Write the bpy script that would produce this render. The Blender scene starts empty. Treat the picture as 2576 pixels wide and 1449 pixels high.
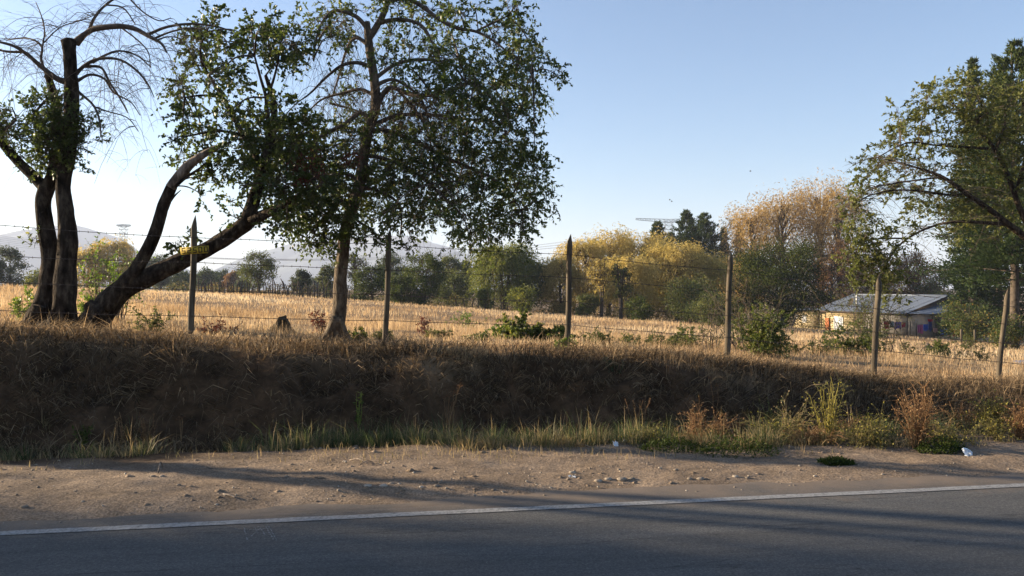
import bpy, math, random
import numpy as np

# ------------------------------------------------------------------ camera, sky, sun, exposure
sc = bpy.context.scene
COL = sc.collection
CZ = 1.6                      # eye height over the road
FD = 2003.7                   # focal length in 2576-wide picture pixels
cam_d = bpy.data.cameras.new('camera')
cam_d.sensor_width = 36.0
cam_d.lens = 36.0 * FD / 2576.0
cam_d.clip_start = 0.05
cam_d.clip_end = 20000
cam = bpy.data.objects.new('camera', cam_d)
COL.objects.link(cam)
cam.location = (0, 0, CZ)
cam.rotation_euler = (math.radians(90), 0, 0)
sc.camera = cam

SUN_EL = math.radians(13.2)
SUN_AZ = math.radians(-75.0)          # clockwise from +Y: the sun stands left and a little ahead
world = bpy.data.worlds.new('World')
sc.world = world
world.use_nodes = True
wn = world.node_tree
wn.nodes.clear()
sky = wn.nodes.new('ShaderNodeTexSky')
sky.sky_type = 'NISHITA'
sky.sun_disc = False
sky.sun_elevation = SUN_EL
sky.sun_rotation = SUN_AZ % (2 * math.pi)
sky.altitude = 100
sky.air_density = 0.95
sky.dust_density = 1.3
sky.ozone_density = 3.2
bg = wn.nodes.new('ShaderNodeBackground')
bg.inputs['Strength'].default_value = 0.070
wo = wn.nodes.new('ShaderNodeOutputWorld')
wn.links.new(sky.outputs['Color'], bg.inputs['Color'])
wn.links.new(bg.outputs['Background'], wo.inputs['Surface'])

sun_d = bpy.data.lights.new('sun', 'SUN')
sun_d.energy = 5.0
sun_d.angle = math.radians(0.6)
sun_d.color = (1.0, 0.82, 0.58)
sun = bpy.data.objects.new('sun', sun_d)
COL.objects.link(sun)
from mathutils import Vector, Matrix
SUN_DIR = Vector((math.sin(SUN_AZ) * math.cos(SUN_EL), math.cos(SUN_AZ) * math.cos(SUN_EL), math.sin(SUN_EL)))
sun.rotation_euler = SUN_DIR.to_track_quat('Z', 'Y').to_euler()
sun.location = (-30, 20, 30)

sc.view_settings.view_transform = 'Standard'
sc.view_settings.look = 'None'
sc.view_settings.gamma = 1
sc.view_settings.use_curve_mapping = False
sc.view_settings.exposure = 1.8
sc.cycles.max_bounces = 6
sc.cycles.diffuse_bounces = 3
sc.cycles.glossy_bounces = 2
sc.cycles.transmission_bounces = 4
sc.cycles.transparent_max_bounces = 4
sc.cycles.volume_bounces = 1
sc.cycles.caustics_reflective = False
sc.cycles.caustics_refractive = False

rng = np.random.default_rng(7)
random.seed(7)
def U(a, b, n=None): return rng.uniform(a, b, n)

# ------------------------------------------------------------------ helpers
def hash2(ix, iy, seed):
    h = (ix.astype(np.int64) * 374761393 + iy.astype(np.int64) * 668265263 + seed * 982451653) & 0x7fffffff
    h = ((h ^ (h >> 13)) * 1274126177) & 0x7fffffff
    h = h ^ (h >> 16)
    return (h & 0xffff) / 65535.0
def vnoise(x, y, seed=0):
    x = np.asarray(x, float); y = np.asarray(y, float)
    ix = np.floor(x); iy = np.floor(y); fx = x - ix; fy = y - iy
    fx = fx * fx * (3 - 2 * fx); fy = fy * fy * (3 - 2 * fy)
    a = hash2(ix, iy, seed); b = hash2(ix + 1, iy, seed); c = hash2(ix, iy + 1, seed); d = hash2(ix + 1, iy + 1, seed)
    return (a * (1 - fx) + b * fx) * (1 - fy) + (c * (1 - fx) + d * fx) * fy - 0.5
def fbm(x, y, seed=0, o=4):
    v = 0; a = 1.0; f = 1.0
    for k in range(o):
        v = v + a * vnoise(np.asarray(x) * f, np.asarray(y) * f, seed + k * 17); a *= 0.5; f *= 2.03
    return v
def sstep(a, b, x):
    u = np.clip((np.asarray(x, float) - a) / (np.asarray(b) - a), 0, 1)
    return u * u * (3 - 2 * u)

RA = math.atan(0.17); CA, SA = math.cos(RA), math.sin(RA)       # road direction
def to_st(x, y): return x * CA + y * SA, -x * SA + y * CA
def to_xy(s, t): return s * CA - t * SA, s * SA + t * CA

def field_z(x, y):
    x = np.asarray(x, float); y = np.asarray(y, float)
    xe = np.where(x > -20, x, -20 - 12 * (1 - np.exp((np.minimum(x, -20) + 20) / 12)))
    xe = np.where(xe < 55, xe, 55 + 6 * (1 - np.exp(-(np.maximum(xe, 55) - 55) / 6)))
    ye = np.where(y < 110, y, 110 + 20 * (1 - np.exp(-(np.maximum(y, 110) - 110) / 20)))
    z = 0.77 - 0.065 * xe - 0.0188 * ye
    z = z + 0.16 * np.exp(-((x - 0.9) / 2.6) ** 2) * np.exp(-((y - 12) / 6.0) ** 2)
    z = z - 0.10 * np.exp(-((x - 6.2) / 1.6) ** 2) * np.exp(-((y - 12.5) / 3.0) ** 2)
    z = z + 0.10 * fbm(x * 0.12, y * 0.12, 3, 3) * sstep(14, 25, y)
    return z
def gz(x, y):
    x = np.asarray(x, float); y = np.asarray(y, float)
    s, t = to_st(x, y)
    n1 = fbm(s * 0.35, s * 0 + 3.3, 11, 3)
    t0 = 8.95 + 0.5 * n1 + 0.35 * fbm(s * 1.7, s * 0 + 7.7, 14, 3) + 0.25 * sstep(-1, -5, s)
    wd = 1.35 + 1.2 * sstep(4, 8.5, s) + 0.3 * fbm(s * 0.5, s * 0 + 9.1, 12, 2)
    b = sstep(0, 1, (t - t0) / wd)
    d = np.abs(t - 6.0)
    low = -0.03 + 0.05 * sstep(5.75, 6.5, t) - 0.20 * np.exp(-((t - 9.0) / 0.6) ** 2) - 0.12 * sstep(3, 7, s) * np.exp(-((t - 9.6) / 0.9) ** 2)
    sh = sstep(5.7, 6.6, t) * (1 - sstep(30, 60, t))
    low = low + sh * (0.05 * fbm(s * 0.6, t * 0.9, 21, 3) + 0.03 * fbm(s * 2.6, t * 5.0, 22, 4) + 0.012 * np.abs(fbm(s * 9, t * 9, 23, 2)))
    f = field_z(x, y)
    z = low * (1 - b) + f * b
    q = 4 * b * (1 - b)
    z = z + q * (0.42 * fbm(s * 1.3, t * 1.6, 31, 5)) * sstep(0.0, 0.4, f)
    z = z + 0.05 * fbm(s * 1.6, t * 1.6, 33, 3) * b * (1 - sstep(30, 60, t))
    z = np.where(t < 5.5, -0.03, z)
    far = sstep(400, 900, np.hypot(x, y))
    return z * (1 - far) + (-4.0) * far

def D(dx, dy, Y):
    """2576-wide picture pixel at depth Y -> world point"""
    return np.array([(dx - 1288.0) / FD * Y, Y, CZ - (dy - 724.5) / FD * Y])
def hit(dx, dy, lo=5.0, hi=250.0):
    """where the ray through a picture pixel meets the ground"""
    Y = np.concatenate([np.arange(lo, 30, 0.02), np.arange(30, hi, 0.1)])
    X = (dx - 1288.0) / FD * Y; Z = CZ - (dy - 724.5) / FD * Y
    k = np.nonzero(Z < gz(X, Y))[0]
    i = k[0] if len(k) else len(Y) - 1
    return np.array([X[i], Y[i], float(gz(X[i], Y[i]))])
def ground(x, y): return float(gz(x, y))

def unit(v):
    v = np.asarray(v, float)
    return v / np.maximum(np.linalg.norm(v, axis=-1, keepdims=True), 1e-9)

class MB:
    """collects vertices and faces with a per-vertex tint, builds one mesh object"""
    def __init__(self): self.v = []; self.f3 = []; self.f4 = []; self.t = []; self.n = 0
    def add(self, v, f3=None, f4=None, tint=0.5):
        v = np.asarray(v, float).reshape(-1, 3)
        if f3 is not None and len(f3): self.f3.append(np.asarray(f3, np.int64) + self.n)
        if f4 is not None and len(f4): self.f4.append(np.asarray(f4, np.int64) + self.n)
        t = np.broadcast_to(np.asarray(tint, float), (len(v),)) if np.ndim(tint) == 0 else np.asarray(tint, float)
        self.v.append(v); self.t.append(t); self.n += len(v)
        return self
    def mesh(self, name, smooth=False):
        me = bpy.data.meshes.new(name)
        v = np.concatenate(self.v) if self.v else np.zeros((0, 3))
        f3 = np.concatenate(self.f3) if self.f3 else np.zeros((0, 3), np.int64)
        f4 = np.concatenate(self.f4) if self.f4 else np.zeros((0, 4), np.int64)
        me.vertices.add(len(v)); me.vertices.foreach_set('co', v.astype(np.float32).ravel())
        nl = len(f3) * 3 + len(f4) * 4
        me.loops.add(nl)
        me.loops.foreach_set('vertex_index', np.concatenate([f3.ravel(), f4.ravel()]).astype(np.int32))
        me.polygons.add(len(f3) + len(f4))
        st = np.concatenate([np.arange(len(f3)) * 3, len(f3) * 3 + np.arange(len(f4)) * 4]).astype(np.int32)
        me.polygons.foreach_set('loop_start', st)
        if smooth: me.polygons.foreach_set('use_smooth', np.ones(len(f3) + len(f4), bool))
        at = me.attributes.new('tint', 'FLOAT', 'POINT')
        at.data.foreach_set('value', np.concatenate(self.t).astype(np.float32) if self.t else np.zeros(0, np.float32))
        me.update(calc_edges=True)
        return me
    def build(self, name, mat, parent=None, smooth=False, loc=None):
        me = self.mesh(name, smooth)
        me.materials.append(mat)
        o = bpy.data.objects.new(name, me); COL.objects.link(o)
        if parent is not None:
            o.parent = parent
            L = np.array(parent.location)
            v = np.empty(len(me.vertices) * 3, np.float32); me.vertices.foreach_get('co', v)
            v = v.reshape(-1, 3) - L
            me.vertices.foreach_set('co', v.astype(np.float32).ravel()); me.update()
        return o
def tag(o, label, cat, group=None):
    o['label'] = label; o['category'] = cat
    if group: o['group'] = group
    return o
def empty(name, loc, label=None, cat=None, group=None):
    o = bpy.data.objects.new(name, None); COL.objects.link(o)
    o.empty_display_size = 0.2
    o.location = [float(c) for c in loc]
    if label: tag(o, label, cat, group)
    return o
def origin_to(o, p):
    """move a mesh object's origin to p without moving its vertices in the world"""
    me = o.data; p = np.asarray(p, float)
    v = np.empty(len(me.vertices) * 3, np.float32); me.vertices.foreach_get('co', v)
    me.vertices.foreach_set('co', (v.reshape(-1, 3) - p).astype(np.float32).ravel()); me.update()
    o.location = [float(c) for c in p]
    return o

def catmull(P, R, n):
    P = np.asarray(P, float); R = np.asarray(R, float)
    if len(P) == 2: 
        u = np.linspace(0, 1, n + 1)[:, None]
        return P[0] * (1 - u) + P[1] * u, R[0] * (1 - u[:, 0]) + R[1] * u[:, 0]
    Q = np.vstack([2 * P[0] - P[1], P, 2 * P[-1] - P[-2]])
    out = []; rad = []
    for i in range(len(P) - 1):
        p0, p1, p2, p3 = Q[i:i + 4]
        for k in range(n):
            u = k / n
            out.append(0.5 * ((2 * p1) + (-p0 + p2) * u + (2 * p0 - 5 * p1 + 4 * p2 - p3) * u * u + (-p0 + 3 * p1 - 3 * p2 + p3) * u ** 3))
            rad.append(R[i] * (1 - u) + R[i + 1] * u)
    out.append(P[-1]); rad.append(R[-1])
    return np.array(out), np.array(rad)
def tube(mb, P, R, seg=8, n=5, rough=0.0, seed=0, tint=0.5, cap=True):
    P, R = catmull(P, R, n)
    N = len(P)
    T = unit(np.gradient(P, axis=0))
    up = np.array([0, 0, 1.0]) if abs(T[0][2]) < 0.9 else np.array([0, 1.0, 0])
    u0 = unit(np.cross(T[0], up)); us = [u0]
    for i in range(1, N):
        w = us[-1] - T[i] * np.dot(us[-1], T[i]); us.append(unit(w))
    us = np.array(us); vs = np.cross(T, us)
    a = np.linspace(0, 2 * math.pi, seg, endpoint=False)
    rr = R[:, None] * np.ones(seg)
    if rough:
        L = np.concatenate([[0], np.cumsum(np.linalg.norm(np.diff(P, axis=0), axis=1))])
        aa = np.cos(a)[None, :] * 1.3 + np.sin(a)[None, :] * 0.7
        rr = rr * (1 + rough * (fbm(aa * 1.7 + L[:, None] * 0.4, L[:, None] * 3.0 + np.sin(a)[None, :] * 1.1, seed, 3) * 1.6))
    V = P[:, None, :] + rr[:, :, None] * (np.cos(a)[None, :, None] * us[:, None, :] + np.sin(a)[None, :, None] * vs[:, None, :])
    idx = np.arange(N * seg).reshape(N, seg)
    f = np.stack([idx[:-1], np.roll(idx[:-1], -1, 1), np.roll(idx[1:], -1, 1), idx[1:]], -1).reshape(-1, 4)
    V = V.reshape(-1, 3)
    f3 = None
    if cap:
        V = np.vstack([V, P[0], P[-1]])
        c0, c1 = N * seg, N * seg + 1
        k = np.arange(seg)
        f3 = np.vstack([np.stack([np.full(seg, c0), (k + 1) % seg, k], -1),
                        np.stack([np.full(seg, c1), idx[-1], np.roll(idx[-1], -1)], -1)])
    mb.add(V, f3, f, tint)
    return P, R
def twigs(mb, paths, r0, r1, seg=3, tint=0.5):
    """paths (N,K,3): thin tubes in one go"""
    paths = np.asarray(paths, float)
    if len(paths) == 0: return
    N, K, _ = paths.shape
    T = unit(np.gradient(paths, axis=1))
    ref = np.where(np.abs(T[..., 2:3]) < 0.85, np.array([0, 0, 1.0]), np.array([1.0, 0, 0]))
    u = unit(np.cross(T, ref)); v = np.cross(T, u)
    a = np.linspace(0, 2 * math.pi, seg, endpoint=False)
    r = np.broadcast_to(np.asarray(r0, float).reshape(-1, 1), (N, 1)) * (1 - np.linspace(0, 1, K)) + np.broadcast_to(np.asarray(r1, float).reshape(-1, 1), (N, 1)) * np.linspace(0, 1, K)
    V = paths[:, :, None, :] + r[:, :, None, None] * (np.cos(a)[:, None] * u[:, :, None, :] + np.sin(a)[:, None] * v[:, :, None, :])
    idx = np.arange(N * K * seg).reshape(N, K, seg)
    f = np.stack([idx[:, :-1], np.roll(idx[:, :-1], -1, 2), np.roll(idx[:, 1:], -1, 2), idx[:, 1:]], -1).reshape(-1, 4)
    mb.add(V.reshape(-1, 3), None, f, tint)
def droop_paths(st, dr, L, droop, K=5, wob=0.0):
    """curved twig paths from start points: go along dr and sag under their weight"""
    st = np.asarray(st, float); dr = unit(dr); N = len(st)
    u = np.linspace(0, 1, K)
    L = np.broadcast_to(np.asarray(L, float), (N,)); dp = np.broadcast_to(np.asarray(droop, float), (N,))
    P = st[:, None, :] + dr[:, None, :] * (L[:, None] * u)[:, :, None]
    P[:, :, 2] -= (L * dp)[:, None] * u[None, :] ** 2
    if wob:
        P[:, 1:, :] += rng.normal(0, 1, (N, K - 1, 3)) * (wob * L)[:, None, None] if np.ndim(wob * L) else 0
    return P
def along(paths, per, jitter=1.0, lo=0.15):
    """points and tangents along paths"""
    N, K, _ = paths.shape
    q = (lo + (1 - lo) * rng.random((N, per))) * (K - 1)
    i = np.minimum(q.astype(int), K - 2); w = (q - i)[:, :, None]
    n = np.arange(N)[:, None]
    p = paths[n, i] * (1 - w) + paths[n, i + 1] * w
    t = unit(paths[n, i + 1] - paths[n, i])
    return p.reshape(-1, 3), t.reshape(-1, 3)
def rand_dir(n):
    return unit(rng.normal(0, 1, (n, 3)))
def leaves(mb, c, ax, l, w, tint, fold=0.12, nrm=None):
    c = np.asarray(c, float); n = len(c)
    if n == 0: return
    ax = unit(ax)
    r = rand_dir(n) if nrm is None else nrm
    s = unit(np.cross(ax, r)); m = np.cross(s, ax)
    l = np.broadcast_to(np.asarray(l, float), (n,))[:, None]; w = np.broadcast_to(np.asarray(w, float), (n,))[:, None]
    v = np.stack([c, c + ax * l * 0.45 + s * w * 0.5 + m * w * fold * 2, c + ax * l, c + ax * l * 0.45 - s * w * 0.5 + m * w * fold * 2], 1).reshape(-1, 3)
    i = np.arange(n)[:, None] * 4
    f = np.concatenate([i + np.array([0, 1, 2]), i + np.array([0, 2, 3])], 0)
    mb.add(v, f, None, np.repeat(np.broadcast_to(np.asarray(tint, float), (n,)), 4))
def ovate(mb, c, ax, l, w, tint, fold=0.12):
    """leaf of four faces with rounded sides, folded along its midrib"""
    c = np.asarray(c, float); n = len(c)
    if n == 0: return
    ax = unit(ax); s = unit(np.cross(ax, rand_dir(n))); m = np.cross(s, ax)
    l = np.broadcast_to(np.asarray(l, float), (n,))[:, None]; w = np.broadcast_to(np.asarray(w, float), (n,))[:, None]
    v = np.stack([c, c + ax * l * .28 + s * w * .46 + m * w * fold, c + ax * l * .68 + s * w * .42 + m * w * fold * .6, c + ax * l,
                  c + ax * l * .68 - s * w * .42 + m * w * fold * .6, c + ax * l * .28 - s * w * .46 + m * w * fold], 1).reshape(-1, 3)
    i = np.arange(n)[:, None] * 6
    f = np.concatenate([i + np.array([0, 1, 2, 3]), i + np.array([0, 3, 4, 5])], 0)
    mb.add(v, None, f, np.repeat(np.broadcast_to(np.asarray(tint, float), (n,)), 6))
def blades(mb, base, h, w, lean, tint, bend=0.5):
    """grass blades of three faces each; lean (N,2) = sideways reach of the tip"""
    base = np.asarray(base, float); n = len(base)
    if n == 0: return
    h = np.broadcast_to(np.asarray(h, float), (n,)); w = np.broadcast_to(np.asarray(w, float), (n,))
    a = rng.uniform(0, 2 * math.pi, n)
    s = np.stack([np.cos(a), np.sin(a), np.zeros(n)], 1) * (w * 0.5)[:, None]
    ln = np.concatenate([lean, np.zeros((n, 1))], 1)
    up = np.zeros((n, 3)); up[:, 2] = h
    mid = base + up * 0.55 + ln * 0.3 * (1 - bend) + ln * 0.2
    tip = base + up * (1 - 0.25 * bend) + ln
    v = np.stack([base - s, base + s, mid + s * 0.75, mid - s * 0.75, tip], 1).reshape(-1, 3)
    i = np.arange(n)[:, None] * 5
    mb.add(v, i + np.array([3, 2, 4]), i + np.array([0, 1, 2, 3]), np.repeat(np.broadcast_to(np.asarray(tint, float), (n,)), 5))
def box(mb, c, sx, sy, sz, M=None, tint=0.5):
    v = np.array([[x, y, z] for x in (-.5, .5) for y in (-.5, .5) for z in (-.5, .5)]) * [sx, sy, sz]
    if M is not None: v = v @ np.asarray(M).T
    mb.add(v + np.asarray(c, float), None, [[0, 1, 3, 2], [4, 6, 7, 5], [0, 4, 5, 1], [2, 3, 7, 6], [0, 2, 6, 4], [1, 5, 7, 3]], tint)
def prism(mb, poly, d, tint=0.5):
    """polygon (N,3) extruded by vector d"""
    poly = np.asarray(poly, float); n = len(poly)
    v = np.vstack([poly, poly + np.asarray(d, float)])
    f3 = []
    for i in range(1, n - 1): f3 += [[0, i + 1, i], [n, n + i, n + i + 1]]
    f4 = [[i, (i + 1) % n, n + (i + 1) % n, n + i] for i in range(n)]
    mb.add(v, f3, f4, tint)

# ------------------------------------------------------------------ materials
def nm(mat): 
    mat.use_nodes = True
    nt = mat.node_tree; nt.nodes.clear()
    return nt
def N_(nt, t, **kw):
    n = nt.nodes.new(t)
    for k, v in kw.items():
        if k in n.inputs.keys(): n.inputs[k].default_value = v
        else: setattr(n, k, v)
    return n
def ramp(nt, stops, fac):
    r = nt.nodes.new('ShaderNodeValToRGB')
    e = r.color_ramp.elements
    while len(e) < len(stops): e.new(0.5)
    for i, (p, c) in enumerate(stops):
        e[i].position = p; e[i].color = (*c, 1)
    nt.links.new(fac, r.inputs['Fac'])
    return r.outputs['Color']
def leaf_mat(name, stops, trans=0.35, rough=0.5, spec=0.2):
    m = bpy.data.materials.new(name); nt = nm(m)
    at = N_(nt, 'ShaderNodeAttribute', attribute_name='tint')
    c = ramp(nt, stops, at.outputs['Fac'])
    p = N_(nt, 'ShaderNodeBsdfPrincipled', Roughness=rough)
    p.inputs['Specular IOR Level'].default_value = spec
    nt.links.new(c, p.inputs['Base Color'])
    tr = N_(nt, 'ShaderNodeBsdfTranslucent')
    hs = N_(nt, 'ShaderNodeHueSaturation', Saturation=1.1, Value=1.5)
    nt.links.new(c, hs.inputs['Color']); nt.links.new(hs.outputs['Color'], tr.inputs['Color'])
    mx = N_(nt, 'ShaderNodeMixShader'); mx.inputs['Fac'].default_value = trans
    nt.links.new(p.outputs[0], mx.inputs[1]); nt.links.new(tr.outputs[0], mx.inputs[2])
    o = N_(nt, 'ShaderNodeOutputMaterial'); nt.links.new(mx.outputs[0], o.inputs['Surface'])
    return m
def noise_mat(name, stops, scale=5.0, detail=6.0, rough=0.85, bump=0.3, bdist=0.02, bscale=None, stretch=None, spec=0.25, metallic=0.0, tint=False):
    m = bpy.data.materials.new(name); nt = nm(m)
    tc = N_(nt, 'ShaderNodeTexCoord')
    src = tc.outputs['Object']
    if stretch:
        mp = N_(nt, 'ShaderNodeMapping'); mp.inputs['Scale'].default_value = stretch
        nt.links.new(src, mp.inputs['Vector']); src = mp.outputs['Vector']
    n1 = N_(nt, 'ShaderNodeTexNoise', Scale=scale, Detail=detail, Roughness=0.62)
    nt.links.new(src, n1.inputs['Vector'])
    fac = n1.outputs['Fac']
    if tint:
        at = N_(nt, 'ShaderNodeAttribute', attribute_name='tint')
        ad = N_(nt, 'ShaderNodeMath', operation='MULTIPLY_ADD'); ad.inputs[1].default_value = 0.6; 
        nt.links.new(at.outputs['Fac'], ad.inputs[0])
        sb = N_(nt, 'ShaderNodeMath', operation='SUBTRACT'); sb.inputs[1].default_value = 0.3
        nt.links.new(fac, sb.inputs[0]); nt.links.new(sb.outputs[0], ad.inputs[2]); fac = ad.outputs[0]
    c = ramp(nt, stops, fac)
    p = N_(nt, 'ShaderNodeBsdfPrincipled', Roughness=rough, Metallic=metallic)
    p.inputs['Specular IOR Level'].default_value = spec
    nt.links.new(c, p.inputs['Base Color'])
    if bump:
        n2 = N_(nt, 'ShaderNodeTexNoise', Scale=bscale or scale * 3, Detail=5.0, Roughness=0.6)
        nt.links.new(src, n2.inputs['Vector'])
        b = N_(nt, 'ShaderNodeBump', Strength=bump, Distance=bdist)
        nt.links.new(n2.outputs['Fac'], b.inputs['Height']); nt.links.new(b.outputs['Normal'], p.inputs['Normal'])
    o = N_(nt, 'ShaderNodeOutputMaterial'); nt.links.new(p.outputs[0], o.inputs['Surface'])
    return m

M = {}
M['bark'] = noise_mat('bark', [(0.33, (0.010, 0.007, 0.005)), (0.5, (0.038, 0.028, 0.020)), (0.68, (0.11, 0.085, 0.06))], 11, 10, 0.95, 1.0, 0.05, 24, (1, 1, 0.4), 0.06)
M['bark_pale'] = noise_mat('bark_pale', [(0.33, (0.03, 0.021, 0.014)), (0.5, (0.10, 0.074, 0.05)), (0.68, (0.20, 0.155, 0.105))], 12, 10, 0.95, 1.0, 0.045, 26, (1, 1, 0.45))
M['bark_far'] = noise_mat('bark_far', [(0.35, (0.04, 0.03, 0.022)), (0.65, (0.105, 0.08, 0.058))], 5, 6, 0.9, 0)
M['bare_wood'] = noise_mat('bare_wood', [(0.36, (0.06, 0.045, 0.033)), (0.5, (0.16, 0.12, 0.09)), (0.66, (0.33, 0.265, 0.21))], 14, 6, 0.8, 0.5, 0.01, 40, (1, 1, 0.3))
M['twig'] = noise_mat('twig', [(0.35, (0.06, 0.045, 0.035)), (0.65, (0.13, 0.1, 0.075))], 20, 3, 0.9, 0)
M['twig_dry'] = noise_mat('twig_dry', [(0.35, (0.07, 0.052, 0.036)), (0.65, (0.15, 0.11, 0.075))], 20, 3, 0.9, 0)
M['post'] = noise_mat('post_wood', [(0.3, (0.032, 0.025, 0.017)), (0.5, (0.085, 0.066, 0.044)), (0.7, (0.165, 0.132, 0.09))], 12, 7, 0.85, 0.6, 0.008, 40, (1, 1, 0.12))
M['wire'] = noise_mat('rusty_wire', [(0.35, (0.035, 0.025, 0.02)), (0.65, (0.1, 0.075, 0.06))], 30, 3, 0.6, 0)
M['leaf'] = leaf_mat('evergreen_leaf', [(0, (0.036, 0.052, 0.014)), (0.45, (0.075, 0.098, 0.024)), (0.75, (0.145, 0.16, 0.038)), (0.95, (0.25, 0.225, 0.05))], 0.42, 0.42, 0.4)
M['leaf_red'] = leaf_mat('red_vine_leaf', [(0, (0.07, 0.02, 0.014)), (1, (0.17, 0.055, 0.035))], 0.3, 0.5, 0.3)
M['leaf_shoot'] = leaf_mat('fresh_shoot_leaf', [(0, (0.06, 0.10, 0.02)), (0.6, (0.12, 0.18, 0.035)), (1, (0.25, 0.27, 0.05))], 0.45, 0.45, 0.35)
M['leaf_olive'] = leaf_mat('olive_leaf', [(0, (0.045, 0.058, 0.02)), (0.5, (0.085, 0.1, 0.032)), (1, (0.16, 0.16, 0.045))], 0.35, 0.6, 0.15)
M['leaf_spread'] = leaf_mat('spreading_tree_leaf', [(0, (0.05, 0.062, 0.018)), (0.5, (0.115, 0.125, 0.034)), (1, (0.24, 0.215, 0.06))], 0.42, 0.5, 0.25)
M['leaf_dark'] = leaf_mat('dark_leaf', [(0, (0.030, 0.044, 0.010)), (0.5, (0.056, 0.075, 0.015)), (1, (0.125, 0.14, 0.03))], 0.25, 0.6, 0.12)
M['leaf_gold'] = leaf_mat('golden_willow_leaf', [(0, (0.18, 0.142, 0.042)), (0.5, (0.36, 0.28, 0.092)), (1, (0.56, 0.43, 0.16))], 0.46, 0.6)
M['leaf_willow'] = leaf_mat('green_willow_leaf', [(0, (0.06, 0.075, 0.018)), (0.5, (0.12, 0.135, 0.03)), (1, (0.24, 0.23, 0.05))], 0.4, 0.6)
M['leaf_tan'] = leaf_mat('tan_leaf', [(0, (0.17, 0.11, 0.042)), (0.5, (0.33, 0.225, 0.09)), (1, (0.5, 0.36, 0.155))], 0.4, 0.7)
M['leaf_rust'] = leaf_mat('rust_leaf', [(0, (0.10, 0.05, 0.022)), (0.5, (0.18, 0.095, 0.04)), (1, (0.26, 0.17, 0.06))], 0.35, 0.7)
M['leaf_grey'] = leaf_mat('grey_green_leaf', [(0, (0.045, 0.055, 0.03)), (0.5, (0.08, 0.095, 0.05)), (1, (0.13, 0.14, 0.07))], 0.3, 0.65, 0.12)
M['needle'] = leaf_mat('pine_needle', [(0, (0.014, 0.026, 0.009)), (0.5, (0.028, 0.046, 0.013)), (1, (0.075, 0.09, 0.022))], 0.2, 0.6, 0.12)
M['straw'] = leaf_mat('straw_grass', [(0, (0.18, 0.112, 0.058)), (0.3, (0.39, 0.26, 0.14)), (0.7, (0.57, 0.405, 0.235)), (1, (0.7, 0.55, 0.35))], 0.36, 0.7, 0.2)
M['dead_grass'] = leaf_mat('dead_grass', [(0, (0.04, 0.027, 0.016)), (0.5, (0.135, 0.092, 0.053)), (1, (0.40, 0.285, 0.165))], 0.25, 0.8, 0.15)
M['green_grass'] = leaf_mat('roadside_grass', [(0, (0.04, 0.062, 0.022)), (0.35, (0.085, 0.105, 0.04)), (0.6, (0.20, 0.165, 0.08)), (1, (0.40, 0.29, 0.155))], 0.35, 0.6, 0.25)
M['weed_brown'] = leaf_mat('dry_weed', [(0, (0.09, 0.045, 0.022)), (0.5, (0.19, 0.10, 0.05)), (1, (0.34, 0.22, 0.11))], 0.3, 0.7, 0.2)
M['weed_green'] = leaf_mat('mustard_weed', [(0, (0.06, 0.075, 0.025)), (0.5, (0.125, 0.125, 0.045)), (0.85, (0.24, 0.19, 0.08)), (1, (0.36, 0.31, 0.06))], 0.35, 0.6, 0.25)
M['paper'] = noise_mat('paper', [(0.3, (0.62, 0.66, 0.7)), (0.7, (0.8, 0.8, 0.8))], 8, 3, 0.6, 0.3, 0.01)
M['stone'] = noise_mat('stone', [(0.3, (0.16, 0.13, 0.1)), (0.6, (0.27, 0.22, 0.17)), (0.75, (0.36, 0.31, 0.25))], 14, 5, 0.85, 0.4, 0.01, tint=True)

# ------------------------------------------------------------------ ground, road, hills
def axis(dense_lo, dense_hi, step, lo, hi, g=1.16):
    a = list(np.arange(dense_lo, dense_hi, step)); x = dense_hi; st = step
    while x < hi: a.append(x); st *= g; x += st
    a.append(hi)
    x = dense_lo; st = step; b = []
    while True:
        st *= g; x -= st
        if x < lo: break
        b.append(x)
    return np.array([lo] + b[::-1] + a)
GS = axis(-9.5, 13.0, 0.075, -5000, 5000, 1.13)
GT = axis(5.6, 13.4, 0.055, -5000, 5000, 1.10)
def ground_mesh():
    S, T = np.meshgrid(GS, GT, indexing='ij')
    X, Y = to_xy(S, T)
    Z = gz(X, Y)
    n, m = S.shape
    idx = np.arange(n * m).reshape(n, m)
    f = np.stack([idx[:-1, :-1], idx[1:, :-1], idx[1:, 1:], idx[:-1, 1:]], -1).reshape(-1, 4)
    # what lies on the ground: 0 = dirt shoulder, 0.5 = earth of the cut bank, 1 = straw-covered field
    n1 = fbm(S * 0.35, S * 0 + 3.3, 11, 3)
    t0 = 8.95 + 0.5 * n1 + 0.35 * fbm(S * 1.7, S * 0 + 7.7, 14, 3) + 0.25 * sstep(-1, -5, S)
    zone = 0.5 * sstep(7.6, 8.5, T + 0.6 * fbm(S * 0.9, T * 0.9, 41, 3) + 0.5 * sstep(2, 5, S))
    zone = zone + 0.5 * sstep(t0 + 0.8, t0 + 1.7, T + 0.5 * fbm(S * 1.2, T * 1.2, 42, 3))
    zone = np.where(T < 5, 0.0, zone)
    mb = MB(); mb.add(np.stack([X, Y, Z], -1).reshape(-1, 3), None, f, zone.ravel())
    return mb
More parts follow.
